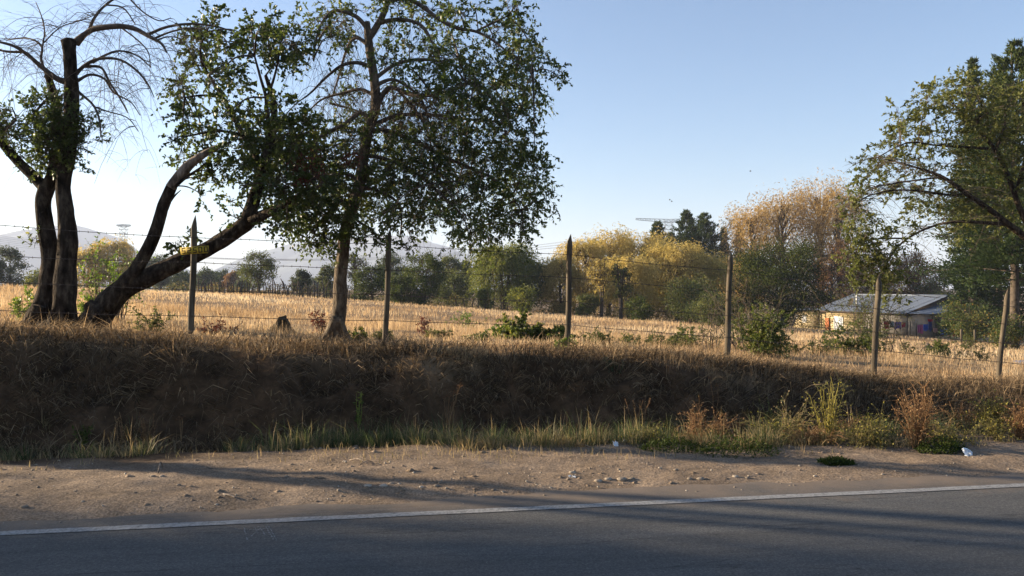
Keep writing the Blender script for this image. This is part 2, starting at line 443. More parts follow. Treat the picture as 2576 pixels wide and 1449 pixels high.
def ground_mat():
    m = bpy.data.materials.new('earth'); nt = nm(m)
    tc = N_(nt, 'ShaderNodeTexCoord'); at = N_(nt, 'ShaderNodeAttribute', attribute_name='tint')
    def noise(sc_, det=6.0, r=0.6):
        n = N_(nt, 'ShaderNodeTexNoise', Scale=sc_, Detail=det, Roughness=r)
        nt.links.new(tc.outputs['Object'], n.inputs['Vector']); return n.outputs['Fac']
    dirt = ramp(nt, [(0.3, (0.165, 0.125, 0.09)), (0.5, (0.26, 0.195, 0.14)), (0.7, (0.36, 0.275, 0.2))], noise(2.2, 9.0, 0.68))
    grit = ramp(nt, [(0.38, (0.45, 0.43, 0.41)), (0.53, (0.95, 0.95, 0.95)), (0.70, (1.5, 1.45, 1.35))], noise(55, 3.0, 0.7))
    mg = N_(nt, 'ShaderNodeMixRGB', blend_type='MULTIPLY'); mg.inputs['Fac'].default_value = 0.75
    nt.links.new(dirt, mg.inputs[1]); nt.links.new(grit, mg.inputs[2])
    earth = ramp(nt, [(0.3, (0.025, 0.0155, 0.009)), (0.5, (0.08, 0.048, 0.026)), (0.7, (0.17, 0.10, 0.055))], noise(3.2, 10.0, 0.72))
    straw = ramp(nt, [(0.3, (0.11, 0.07, 0.04)), (0.5, (0.22, 0.145, 0.08)), (0.7, (0.36, 0.25, 0.145))], noise(1.3, 9.0, 0.7))
    a1 = N_(nt, 'ShaderNodeMapRange'); a1.inputs['From Min'].default_value = 0.0; a1.inputs['From Max'].default_value = 0.5
    a2 = N_(nt, 'ShaderNodeMapRange'); a2.inputs['From Min'].default_value = 0.5; a2.inputs['From Max'].default_value = 1.0
    nt.links.new(at.outputs['Fac'], a1.inputs['Value']); nt.links.new(at.outputs['Fac'], a2.inputs['Value'])
    m1 = N_(nt, 'ShaderNodeMixRGB'); nt.links.new(a1.outputs[0], m1.inputs['Fac']); nt.links.new(mg.outputs[0], m1.inputs[1]); nt.links.new(earth, m1.inputs[2])
    m2 = N_(nt, 'ShaderNodeMixRGB'); nt.links.new(a2.outputs[0], m2.inputs['Fac']); nt.links.new(m1.outputs[0], m2.inputs[1]); nt.links.new(straw, m2.inputs[2])
    p = N_(nt, 'ShaderNodeBsdfPrincipled', Roughness=0.95); p.inputs['Specular IOR Level'].default_value = 0.1
    nt.links.new(m2.outputs[0], p.inputs['Base Color'])
    b1 = N_(nt, 'ShaderNodeBump', Strength=1.0, Distance=0.055); nt.links.new(noise(7, 10.0, 0.72), b1.inputs['Height'])
    b2 = N_(nt, 'ShaderNodeBump', Strength=0.6, Distance=0.008); nt.links.new(noise(60, 4.0, 0.7), b2.inputs['Height'])
    nt.links.new(b1.outputs['Normal'], b2.inputs['Normal']); nt.links.new(b2.outputs['Normal'], p.inputs['Normal'])
    o = N_(nt, 'ShaderNodeOutputMaterial'); nt.links.new(p.outputs[0], o.inputs['Surface'])
    return m
g_o = ground_mesh().build('ground', ground_mat(), smooth=True); g_o['kind'] = 'structure'

def road_z(t): return 0.0 + 0.012 * (5.0 - np.abs(np.asarray(t, float) - 2.2)) * 0.25
def asphalt_mat():
    m = bpy.data.materials.new('asphalt'); nt = nm(m)
    tc = N_(nt, 'ShaderNodeTexCoord')
    mp = N_(nt, 'ShaderNodeMapping'); mp.inputs['Rotation'].default_value = (0, 0, -RA)
    nt.links.new(tc.outputs['Object'], mp.inputs['Vector'])
    def noise(sc_, det=6.0, r=0.6, v=None):
        n = N_(nt, 'ShaderNodeTexNoise', Scale=sc_, Detail=det, Roughness=r)
        nt.links.new(v or mp.outputs['Vector'], n.inputs['Vector']); return n.outputs['Fac']
    ms = N_(nt, 'ShaderNodeMapping'); ms.inputs['Scale'].default_value = (0.12, 1.6, 1)
    nt.links.new(mp.outputs['Vector'], ms.inputs['Vector'])
    base = ramp(nt, [(0.25, (0.052, 0.051, 0.049)), (0.5, (0.078, 0.076, 0.073)), (0.75, (0.112, 0.108, 0.102))], noise(1.6, 8.0, 0.7, ms.outputs['Vector']))
    gr = ramp(nt, [(0.32, (0.25, 0.25, 0.26)), (0.5, (0.9, 0.9, 0.9)), (0.62, (1.6, 1.57, 1.5)), (0.72, (3.4, 3.3, 3.1))], noise(75, 5.0, 0.85))
    mg = N_(nt, 'ShaderNodeMixRGB', blend_type='MULTIPLY'); mg.inputs['Fac'].default_value = 0.85
    nt.links.new(base, mg.inputs[1]); nt.links.new(gr, mg.inputs[2])
    # cracks: thin dark lines
    vo = N_(nt, 'ShaderNodeTexVoronoi', feature='DISTANCE_TO_EDGE', Scale=1.6)
    wv = N_(nt, 'ShaderNodeVectorMath', operation='ADD'); nz = N_(nt, 'ShaderNodeTexNoise', Scale=2.4, Detail=5.0)
    nt.links.new(ms.outputs['Vector'], nz.inputs['Vector']); nt.links.new(ms.outputs['Vector'], wv.inputs[0]); nt.links.new(nz.outputs['Color'], wv.inputs[1])
    nt.links.new(wv.outputs[0], vo.inputs['Vector'])
    ck = ramp(nt, [(0.0, (0.35, 0.35, 0.35)), (0.012, (1, 1, 1))], vo.outputs['Distance'])
    cm = N_(nt, 'ShaderNodeMixRGB', blend_type='MULTIPLY'); cm.inputs['Fac'].default_value = 0.8
    nt.links.new(mg.outputs[0], cm.inputs[1]); nt.links.new(ck, cm.inputs[2])
    # dust and sand that has blown onto the edge
    sx = N_(nt, 'ShaderNodeSeparateXYZ'); nt.links.new(mp.outputs['Vector'], sx.inputs[0])
    d1 = N_(nt, 'ShaderNodeMapRange'); d1.inputs['From Min'].default_value = 5.5; d1.inputs['From Max'].default_value = 6.3
    ad = N_(nt, 'ShaderNodeMath', operation='MULTIPLY_ADD'); ad.inputs[1].default_value = 1.5
    sbm = N_(nt, 'ShaderNodeMath', operation='SUBTRACT'); sbm.inputs[1].default_value = 0.75
    nt.links.new(noise(1.4, 8.0, 0.7), ad.inputs[0]); nt.links.new(sx.outputs['Y'], sbm.inputs[0]); nt.links.new(sbm.outputs[0], ad.inputs[2])
    nt.links.new(ad.outputs[0], d1.inputs['Value'])
    dm = N_(nt, 'ShaderNodeMixRGB'); dm.inputs[2].default_value = (0.22, 0.16, 0.11, 1)
    nt.links.new(d1.outputs[0], dm.inputs['Fac']); nt.links.new(cm.outputs[0], dm.inputs[1])
    p = N_(nt, 'ShaderNodeBsdfPrincipled', Roughness=0.82); p.inputs['Specular IOR Level'].default_value = 0.3
    nt.links.new(dm.outputs[0], p.inputs['Base Color'])
    b2 = N_(nt, 'ShaderNodeBump', Strength=0.5, Distance=0.006); nt.links.new(noise(110, 3.0, 0.7), b2.inputs['Height'])
    nt.links.new(b2.outputs['Normal'], p.inputs['Normal'])
    o = N_(nt, 'ShaderNodeOutputMaterial'); nt.links.new(p.outputs[0], o.inputs['Surface'])
    return m
def strip(s_arr, t_lo, t_hi, dz, nt_=8):
    S = np.repeat(s_arr[:, None], nt_, 1)
    u = np.linspace(0, 1, nt_)[None, :]
    T = np.asarray(t_lo).reshape(-1, 1) * (1 - u) + np.asarray(t_hi).reshape(-1, 1) * u
    X, Y = to_xy(S, T); Z = road_z(T) + dz
    idx = np.arange(S.size).reshape(S.shape)
    f = np.stack([idx[:-1, :-1], idx[1:, :-1], idx[1:, 1:], idx[:-1, 1:]], -1).reshape(-1, 4)
    return MB().add(np.stack([X, Y, Z], -1).reshape(-1, 3), None, f, 0.5)
rs = axis(-10, 12, 0.08, -900, 900, 1.2)
edge = 6.02 + 0.22 * fbm(rs * 0.5, rs * 0, 51, 3) + 0.10 * fbm(rs * 3, rs * 0, 52, 3)
rd = strip(rs, np.full(len(rs), -1.6), edge, 0.0, 24).build('road', asphalt_mat()); rd['kind'] = 'structure'
def paint_mat():
    m = bpy.data.materials.new('road_paint'); nt = nm(m)
    tc = N_(nt, 'ShaderNodeTexCoord')
    n = N_(nt, 'ShaderNodeTexNoise', Scale=38.0, Detail=6.0, Roughness=0.75); nt.links.new(tc.outputs['Object'], n.inputs['Vector'])
    c = ramp(nt, [(0.36, (0.10, 0.098, 0.095)), (0.5, (0.235, 0.23, 0.22)), (0.7, (0.33, 0.32, 0.305))], n.outputs['Fac'])
    p = N_(nt, 'ShaderNodeBsdfPrincipled', Roughness=0.7); nt.links.new(c, p.inputs['Base Color'])
    b = N_(nt, 'ShaderNodeBump', Strength=0.4, Distance=0.005); nt.links.new(n.outputs['Fac'], b.inputs['Height']); nt.links.new(b.outputs['Normal'], p.inputs['Normal'])
    o = N_(nt, 'ShaderNodeOutputMaterial'); nt.links.new(p.outputs[0], o.inputs['Surface'])
    return m
M['paint'] = paint_mat()
wob = 0.006 * fbm(rs * 5, rs * 0, 61, 2)
ln = strip(rs, 5.605 + wob, 5.70 + wob + 0.008 * fbm(rs * 9, rs * 0, 62, 2), 0.004, 3).build('edge_line', M['paint']); ln['kind'] = 'structure'; ln['label'] = 'white painted edge line along the asphalt'
# faint chalk scribble on the asphalt
M['chalk'] = noise_mat('chalk', [(0.4, (0.08, 0.08, 0.08)), (0.6, (0.21, 0.215, 0.22))], 45, 5, 0.9, 0)
cb = MB()
def chalk(a, b, w=0.009):
    pa = np.array([a[0], a[1]]); pb = np.array([b[0], b[1]])
    n = 7
    for i in range(n):
        u0, u1 = i / n, (i + 0.8) / n
        q0 = pa * (1 - u0) + pb * u0 + rng.normal(0, 0.003, 2); q1 = pa * (1 - u1) + pb * u1 + rng.normal(0, 0.003, 2)
        d = (q1 - q0) / (np.linalg.norm(q1 - q0) + 1e-6); nn = np.array([-d[1], d[0]]) * w * 0.5 * U(0.6, 1.3)
        q = np.array([q0 - nn, q1 - nn, q1 + nn, q0 + nn])
        T = to_st(q[:, 0], q[:, 1])[1]
        cb.add(np.column_stack([q, road_z(T) + 0.003]), None, [[0, 1, 2, 3]])
def roadpx(dx, dy):
    Y = CZ * FD / (dy - 724.5); return ((dx - 1288) / FD * Y, Y)
for a, b in [((612, 1330), (690, 1325)), ((615, 1331), (622, 1362)), ((640, 1328), (650, 1347)), ((632, 1352), (652, 1334)), ((668, 1326), (690, 1362)), ((676, 1326), (697, 1366)), ((618, 1336), (680, 1332)), ((655, 1330), (668, 1352))]:
    chalk(roadpx(*a), roadpx(*b))
ck = cb.build('chalk_marking', M['chalk']); ck['kind'] = 'structure'; ck['label'] = 'faint chalk scribble on the asphalt below the white line'

# hazy hills
def hill(name, prof, Y0, depth, seed):
    prof = np.array(prof, float)
    xs = np.linspace(prof[0, 0], prof[-1, 0], 170); ys = np.interp(xs, prof[:, 0], prof[:, 1])
    ys = ys + 2.2 * fbm(xs * 0.03, xs * 0, seed, 4)
    X = (xs - 1288) / FD * Y0; H = CZ - (ys - 724.5) / FD * Y0
    v = np.linspace(-1, 1, 61)
    Xg = np.repeat(X[:, None], 61, 1); Yg = Y0 + v[None, :] * depth + 0 * Xg
    prof_v = np.clip(1 - np.abs(v) ** 1.25, 0, 1)[None, :]
    base = -8.0
    n = fbm(Xg * 0.004, Yg * 0.004, seed + 5, 5)
    Z = base + (H[:, None] - base) * prof_v * (1 + 0.55 * n * (1 - prof_v ** 3) * (np.abs(v)[None, :] > 0.02))
    idx = np.arange(Z.size).reshape(Z.shape)
    f = np.stack([idx[:-1, :-1], idx[1:, :-1], idx[1:, 1:], idx[:-1, 1:]], -1).reshape(-1, 4)
    o = MB().add(np.stack([Xg, Yg, Z], -1).reshape(-1, 3), None, f).build(name, M['hill'], smooth=True)
    o['kind'] = 'structure'
    return o
M['hill'] = noise_mat('hill_scrub', [(0.3, (0.018, 0.028, 0.016)), (0.6, (0.035, 0.045, 0.024)), (0.8, (0.06, 0.06, 0.035))], 0.02, 8, 0.95, 0)
hill('hills', [(-420, 724), (-250, 690), (-120, 660), (-40, 622), (0, 604), (35, 584), (65, 577), (105, 579), (140, 573), (185, 564), (230, 578), (270, 599), (320, 620), (370, 640), (425, 660), (470, 678), (520, 700), (570, 724)], 3300, 900, 71)
hill('hills', [(470, 724), (545, 700), (620, 662), (680, 632), (740, 616), (830, 603), (900, 597), (960, 592), (1040, 596), (1070, 602), (1090, 612), (1130, 622), (1170, 637), (1210, 658), (1260, 684), (1330, 705), (1420, 724)], 3800, 900, 77)

# ------------------------------------------------------------------ wire fence along the bank
posts = [  # top and foot in picture pixels, depth
    (-132, 520, -140, 905, 10.45), (490, 542, 478, 925, 10.85), (980, 575, 968, 890, 11.8), (1434, 590, 1427, 884, 12.25),
    (1838, 632, 1828, 914, 12.7), (2212, 688, 2195, 975, 13.15), (2535, 725, 2508, 985, 13.6), (2850, 760, 2840, 1010, 14.0)]
wire_y = [[555, 578 + 20, 615, 640, 680, 730, 770, 800], [632, 660, 679, 698, 734, 777, 815, 845], [702, 728, 741, 758, 794, 835, 863, 893], [772, 794, 806, 817, 849, 880, 910, 940]]
fence = empty('barbed_wire_fence', (*D(1434, 884, 12.25)[:2], ground(*D(1434, 884, 12.25)[:2])), 'barbed wire fence of pointed round wooden posts on top of the bank', 'fence')
pts = []
for k, (tx, ty, fx, fy, Y) in enumerate(posts):
    top = D(tx, ty, Y); ft = D(fx, fy, Y)
    d = unit(top - ft)
    gzv = ground(ft[0], ft[1])
    ft = top - d * max((top[2] - gzv) / d[2], 0.5)
    low = ft - d * 0.35
    r = 0.043 + U(-0.003, 0.004)
    mb = MB()
    P = [low, ft, ft * 0.66 + top * 0.34, ft * 0.33 + top * 0.67, top - d * 0.17]
    P2, R2 = catmull(P, [r * 1.08, r * 1.05, r * 1.0, r * 0.98, r * 0.96], 6)
    seg = 14
    a = np.linspace(0, 2 * math.pi, seg, endpoint=False)
    rings = []
    for i, (p, rr) in enumerate(zip(P2, R2)):
        w = rr * (1 + 0.07 * fbm(np.cos(a) * 1.5 + k * 9, np.sin(a) * 1.5 + i * 0.25, 81 + k, 3))
        off = np.array([0.006 * math.sin(i * 0.4 + k), 0, 0])
        rings.append(p + off + np.stack([np.cos(a) * w, np.sin(a) * w, np.zeros(seg)], 1))
    # pointed end: hatchet cuts to an off-centre tip
    for q, (hh, sc_) in enumerate([(0.06, 0.86), (0.115, 0.5), (0.155, 0.2), (0.17, 0.08)]):
        w = r * 0.96 * sc_ * (1 - 0.22 * (np.abs(np.sin(a * 2 + k)) ** 2) * (q < 3))
        rings.append(top - d * 0.17 + d * hh + np.array([0.004, 0, 0]) * q + np.stack([np.cos(a) * w, np.sin(a) * w, np.zeros(seg)], 1))
    V = np.array(rings); n = len(V)
    idx = np.arange(n * seg).reshape(n, seg)
    f = np.stack([idx[:-1], np.roll(idx[:-1], -1, 1), np.roll(idx[1:], -1, 1), idx[1:]], -1).reshape(-1, 4)
    V = np.vstack([V.reshape(-1, 3), V[-1].mean(0) + d * 0.01])
    f3 = [[idx[-1, i], idx[-1, (i + 1) % seg], n * seg] for i in range(seg)]
    mb.add(V, f3, f)
    po = mb.build('post', M['post'], fence, smooth=True)
    pts.append((top, ft, d, r))
for w in range(4):
    way = []
    for k, (top, ft, d, r) in enumerate(pts):
        z = CZ - (wire_y[w][k] - 724.5) / FD * posts[k][4]
        p = ft + d * ((z - ft[2]) / d[2]); p[1] -= r + 0.004
        way.append(p)
    mb = MB(); pp = []
    for a_, b_ in zip(way[:-1], way[1:]):
        sag = U(0.005, 0.03)
        u = np.linspace(0, 1, 9)[:-1, None]
        q = a_ * (1 - u) + b_ * u; q[:, 2] -= sag * 4 * u[:, 0] * (1 - u[:, 0]); q[:, 2] += rng.normal(0, 0.003, 8)
        pp.append(q)
    pp = np.vstack(pp + [way[-1][None]])
    tube(mb, pp, np.full(len(pp), 0.0042), 5, 3, cap=False)
    L = np.concatenate([[0], np.cumsum(np.linalg.norm(np.diff(pp, axis=0), axis=1))])
    q = np.arange(0.05, L[-1], 0.115)
    c = np.stack([np.interp(q, L, pp[:, i]) for i in range(3)], 1)
    dr = rand_dir(len(c)); dr[:, 0] *= 0.3; dr = unit(dr)
    for sg in (dr, unit(np.cross(dr, [1, 0.2, 0]))):
        twigs(mb, np.stack([c - sg * 0.016, c, c + sg * 0.018], 1), 0.0028, 0.0028, 3)
    mb.build('barbed_wire', M['wire'], fence)

# house-number board nailed to the first post
M['board'] = noise_mat('yellow_board', [(0.3, (0.24, 0.165, 0.016)), (0.55, (0.47, 0.33, 0.03)), (0.75, (0.54, 0.39, 0.05))], 14, 6, 0.7, 0.3, 0.004, 50, (1, 1, 3))
M['numeral'] = noise_mat('numeral_paint', [(0.3, (0.03, 0.016, 0.008)), (0.7, (0.07, 0.035, 0.015))], 20, 4, 0.7, 0)
top, ft, d, r = pts[1]
yb = 10.85 - r - 0.03
corners = [D(x, y, yb) for x, y in ((452, 623), (524, 618), (522, 636.5), (455, 640.5))]
sg = empty('number_board', D(488, 640, yb), 'small yellow board painted 52500, nailed to the leftmost fence post', 'sign')
mb = MB(); prism(mb, [corners[3], corners[2], corners[1], corners[0]], (0, 0.018, 0)); mb.build('board', M['board'], sg)
ux = unit(corners[1] - corners[0]); uz = np.array([-ux[2], 0, ux[0]])
hgt = 0.066; wid = 0.038; th = 0.012
segs = {'5': 'afgcd', '2': 'abged', '0': 'abcdef'}
org = (corners[0] + corners[3]) / 2
Lb = np.linalg.norm(corners[1] - corners[0])
for i, ch in enumerate('52500'):
    mb = MB(); c = org + ux * (0.045 + i * (Lb - 0.085) / 4) + np.array([0, -0.0025, 0])
    h2, w2 = hgt / 2, wid / 2
    G = {'a': ((-w2, h2), (w2, h2)), 'b': ((w2, h2), (w2, 0)), 'c': ((w2, 0), (w2, -h2)), 'd': ((-w2, -h2), (w2, -h2)), 'e': ((-w2, 0), (-w2, -h2)), 'f': ((-w2, h2), (-w2, 0)), 'g': ((-w2, 0), (w2, 0))}
    for j, s_ in enumerate(segs[ch]):
        (x0, z0), (x1, z1) = G[s_]
        a_ = np.array([x0, z0]); b_ = np.array([x1, z1]); dd = (b_ - a_) / np.linalg.norm(b_ - a_); nn = np.array([-dd[1], dd[0]]) * th / 2
        a_ = a_ - dd * th * 0.35; b_ = b_ + dd * th * 0.35
        poly = [a_ - nn, b_ - nn, b_ + nn, a_ + nn]
        prism(mb, [c + ux * q[0] + uz * q[1] + np.array([0, -0.0002 * j, 0]) for q in poly], (0, 0.003, 0))
    mb.build('numeral', M['numeral'], sg)

# ------------------------------------------------------------------ the roadside trees
SLIM = 0.84
def limb(mb, P, Y, seg=8, rough=0.12, seed=0, n=5, dys=None, ret=None):
    """P: list of (x, y, width) in picture pixels at depth Y (dys: depth offset per point)"""
    Q = []; R = []
    for i, (x, y, w) in enumerate(P):
        yy = Y + (dys[i] if dys is not None else 0)
        Q.append(D(x, y, yy)); R.append(max(w * (SLIM if w > 15 else 0.95) * 0.5 * yy / FD, 0.003))
    p, r = tube(mb, Q, R, seg, n, rough, seed)
    if ret is not None: ret.append(p)
    return p
def curve_dy(n, end, seed):
    r = np.random.default_rng(seed)
    u = np.linspace(0, 1, n)
    return list(end * u ** 1.4 + r.normal(0, 0.03, n) * (u > 0))

def crown(lf, tw, blobs, Y, skel, leaf_l=0.055, leaf_w=0.03, dens=260, per=13, spray=0.30, droop=0.35, depth=1.0, tint=(0.0, 0.85), rs_=1, up=0.25):
    """leafy sprays gathered in clumps; each clump hangs on a branch from the nearest limb"""
    skel = np.vstack(skel)
    r_ = np.random.default_rng(rs_)
    for b in blobs:
        x, y, rx, ry = b[:4]
        dy = b[4] if len(b) > 4 else r_.uniform(-1, 1) * depth
        dk = b[5] if len(b) > 5 else 1.0
        c = D(x, y, Y + dy); a = rx * (Y + dy) / FD; h = ry * (Y + dy) / FD; dd = max(min(a, h) * 1.1, 0.15)
        # branch to the clump
        k = np.argmin(np.linalg.norm((skel - c) * [1, 1, 0.8], axis=1) + 0.6 * np.maximum(skel[:, 2] - c[2], 0) * 0)
        p0 = skel[k]; mid = (p0 + c) / 2 + np.array([0, 0, 0.12 * np.linalg.norm(c - p0)])
        L = np.linalg.norm(c - p0)
        tube(tw, [p0, mid, c], [0.006 + 0.011 * min(L, 1.5), 0.009 + 0.003 * L, 0.005], 5, 4, 0.1, 5)
        # sub-branches inside the clump
        nb = max(4, int(10 * math.sqrt(a * h)))
        e = rand_dir(nb) * np.cbrt(r_.uniform(0.15, 1, nb))[:, None] * [a, dd, h] * 0.75 + c
        sp = np.stack([np.repeat(c[None] * 0.75 + mid[None] * 0.25, nb, 0), (c + e) / 2 + rng.normal(0, 0.04, (nb, 3)) + [0, 0, 0.03], e], 1)
        twigs(tw, sp, 0.006, 0.003, 3)
        ns = max(6, int(dens * dk * (a * h) ** 0.9))
        dirs0 = rand_dir(ns)
        base = c + dirs0 * np.cbrt(r_.uniform(0.05, 1, ns))[:, None] * [a, dd, h]
        dirs = unit(dirs0 * [a, dd, h] / max(a, h) + 0.7 * rand_dir(ns) + np.array([0, 0, up]))
        Ls = r_.uniform(0.55, 1.25, ns) * spray
        P = droop_paths(base, dirs, Ls, droop * r_.uniform(0.3, 1.5, ns), 4)
        twigs(tw, P, 0.0026, 0.0012, 3)
        # tie the sprays to the sub-branches
        j = np.argmin(np.linalg.norm(base[:, None, :] - e[None], axis=2), 1)
        m2 = (base + e[j]) / 2 + rng.normal(0, 0.02, (ns, 3))
        twigs(tw, np.stack([e[j], m2, base], 1), 0.003, 0.0022, 3)
        p, t = along(P, per, lo=0.05)
        n = len(p)
        ax = unit(t * 0.75 + rand_dir(n) * 0.95 + np.array([0, 0, -0.15]))
        ct = r_.uniform(*tint); sp_t = np.repeat(np.clip(r_.normal(0.42, 0.16, ns), 0, 1), per)
        tn = np.clip(sp_t * 0.55 + ct * 0.3 + r_.normal(0.0, 0.12, n), 0, 1)
        sz = r_.uniform(0.7, 1.25, n)
        ovate(lf, p, ax, leaf_l * sz, leaf_w * sz, tn)

# --- left tree: two trunks grown together, most branches bare
Y1 = 11.9
base1 = D(140, 826, Y1); base1[2] = ground(base1[0], base1[1])
t1 = empty('pollarded_tree', base1, 'tall double-trunked tree at the left edge with cut tops and bare drooping twigs', 'tree')
tr = MB(); sk = []
limb(tr, [(165, 850, 100), (158, 815, 84), (163, 770, 66), (165, 700, 60), (170, 620, 54), (166, 540, 44), (160, 470, 40), (169, 400, 44), (177, 330, 42), (181, 250, 40), (178, 180, 36), (174, 125, 38), (172, 104, 42), (171, 98, 26)], Y1 - 0.1, 16, 0.14, 101, 6, ret=sk)
limb(tr, [(80, 850, 110), (95, 812, 76), (112, 765, 60), (122, 705, 54), (127, 640, 50), (113, 560, 44), (108, 510, 43), (118, 470, 44)], Y1 + 0.12, 16, 0.14, 103, 6, ret=sk)
limb(tr, [(120, 480, 40), (92, 452, 32), (45, 405, 28), (0, 352, 25), (-45, 295, 20), (-80, 220, 12)], Y1 + 0.12, 12, 0.1, 104, 6, ret=sk)
limb(tr, [(116, 480, 40), (132, 440, 34), (142, 380, 30), (146, 310, 28), (137, 245, 24), (122, 197, 19), (116, 190, 15)], Y1 + 0.12, 12, 0.1, 105, 6, ret=sk)
# flaring roots
for i, (x, y, w) in enumerate([(40, 822, 22), (72, 838, 26), (195, 838, 26), (130, 845, 24)]):
    xs = 100 if x < 110 else 160
    limb(tr, [(xs, 770, 40), ((xs + x) / 2, 810, w * 1.3), (x, y + 8, w * 0.7)], Y1 - 0.15 * (i % 2), 9, 0.2, 110 + i, 5)
tr.build('trunk', M['bark'], t1, smooth=True)
br = MB(); bk = []
B1 = [
    ([(168, 207, 20), (140, 196, 17), (102, 166, 13), (72, 140, 11), (35, 116, 9), (-25, 100, 6)], -0.5),
    ([(78, 144, 9), (62, 132, 8), (20, 130, 7), (-20, 122, 5)], 0.2),
    ([(190, 108, 26), (214, 86, 16), (240, 72, 15), (298, 66, 14), (338, 72, 13), (372, 90, 12), (404, 108, 8), (420, 132, 4)], -0.4),
    ([(222, 80, 9), (237, 46, 8), (264, 14, 7), (300, -8, 6), (360, -20, 4)], 0.3),
    ([(370, 88, 8), (420, 68, 7), (480, 60, 6), (540, 66, 5), (590, 80, 3)], 0.1),
    ([(385, 98, 6), (430, 80, 5), (480, 70, 4), (520, 76, 3)], -0.3),
    ([(390, 103, 5), (420, 93, 4), (450, 97, 3), (470, 120, 2)], 0.4),
    ([(186, 192, 11), (214, 164, 9), (250, 148, 8), (300, 150, 7), (342, 176, 6), (372, 212, 4), (388, 245, 2)], -0.3),
    ([(232, 158, 7), (262, 140, 6), (300, 128, 5), (345, 140, 4), (380, 170, 2)], 0.5),
    ([(212, 168, 8), (254, 170, 7), (276, 208, 6), (300, 244, 5), (322, 284, 3)], 0.2),
    ([(192, 206, 8), (225, 188, 7), (262, 198, 6), (286, 232, 5), (330, 258, 3), (352, 290, 2)], 0.6),
    ([(190, 224, 8), (208, 240, 7), (234, 264, 6), (250, 300, 5), (254, 345, 3)], -0.4),
    ([(236, 268, 5), (270, 280, 4), (320, 296, 3), (348, 330, 2)], -0.6),
    ([(146, 230, 8), (118, 250, 7), (84, 288, 6), (64, 320, 5), (48, 345, 4)], -0.3),
    ([(120, 198, 9), (104, 150, 7), (106, 120, 6), (88, 102, 5), (60, 96, 4), (20, 100, 3)], 0.5),
    ([(105, 125, 5), (112, 80, 4), (104, 40, 3), (90, 5, 2)], 0.4),
    ([(108, 110, 4), (150, 70, 3), (200, 52, 3), (260, 30, 2)], 0.7),
    ([(300, 66, 5), (345, 100, 4), (372, 130, 3), (380, 170, 2)], -0.6),
    ([(-10, 345, 8), (20, 320, 6), (40, 300, 4), (30, 270, 3)], -0.3),
    ([(265, 12, 5), (310, 20, 4), (340, 60, 3)], 0.5), ([(320, -10, 5), (360, 30, 4), (400, 52, 3), (430, 45, 2)], 0.2),
]
for i, (P, e) in enumerate(B1):
    limb(br, P, Y1, 6, 0.08, 120 + i, 6, curve_dy(len(P), e, i), bk)
# drooping bare twigs along the branches, two generations
pa = np.vstack([b[3:] for b in bk])
def fan(pts_, n, L, up=(0.0, 0.5), dr=(0.7, 1.6), side=1.0):
    i = rng.integers(0, len(pts_), n)
    a = rng.uniform(0, 2 * math.pi, n)
    d = np.stack([np.cos(a) * side, np.sin(a) * side * 0.8, rng.uniform(*up, n)], 1)
    return droop_paths(pts_[i], d, rng.uniform(*L, n), rng.uniform(*dr, n), 7, 0.012)
g1 = fan(pa, 150, (0.35, 0.95)); twigs(br, g1, 0.005, 0.0022, 4)
p, _ = along(g1, 4, lo=0.3); g2 = fan(p, 520, (0.18, 0.5), (-0.3, 0.4), (0.4, 1.2)); twigs(br, g2, 0.0026, 0.0012, 3)
p, _ = along(g2, 2, lo=0.3); g3 = fan(p, 650, (0.08, 0.24), (-0.4, 0.3), (0.2, 0.8)); twigs(br, g3, 0.0016, 0.0009, 3)
g4 = fan(np.vstack([bk[15], bk[14], bk[16], bk[3], bk[0]]), 70, (0.25, 0.7), (0.3, 1.2), (0.0, 0.3)); twigs(br, g4, 0.0034, 0.0013, 3)
p, _ = along(g4, 3, lo=0.3); twigs(br, fan(p, 210, (0.1, 0.35), (-0.2, 0.8), (0.0, 0.4)), 0.0018, 0.0009, 3)
br.build('bare_branches', M['twig'], t1)
lf = MB(); tw = MB()
crown(lf, tw, [(120, 285, 42, 50, -0.15, 1.6), (140, 345, 50, 55, -0.25, 1.7), (105, 360, 40, 40, 0.1, 1.5), (160, 300, 30, 50, -0.3, 1.4), (215, 345, 26, 22, -0.1, 1.2), (222, 310, 20, 16, -0.2), (100, 415, 26, 24, 0.1, 0.8), (130, 400, 34, 40, -0.2, 1.5), (175, 370, 30, 40, -0.2, 1.2), (190, 425, 16, 14, -0.2, 0.6), (2, 315, 30, 40, -0.1, 1.5), (30, 350, 22, 26, 0.1), (-30, 330, 40, 50, 0.2), (55, 395, 14, 12, 0.1, 0.6)], Y1, sk, 0.050, 0.024, 640, 14, 0.24, 0.1, 0.4, (0, 0.5), 3, 0.6)
crown(lf, tw, [(88, 610, 8, 22, 0.0, 0.5)], Y1, sk, 0.05, 0.026, 120, 10, 0.2, 0.0, 0.2, (0.8, 1), 4, 1.2)
lf.build('foliage', M['leaf'], t1); tw.build('leafy_twigs', M['twig'], t1)

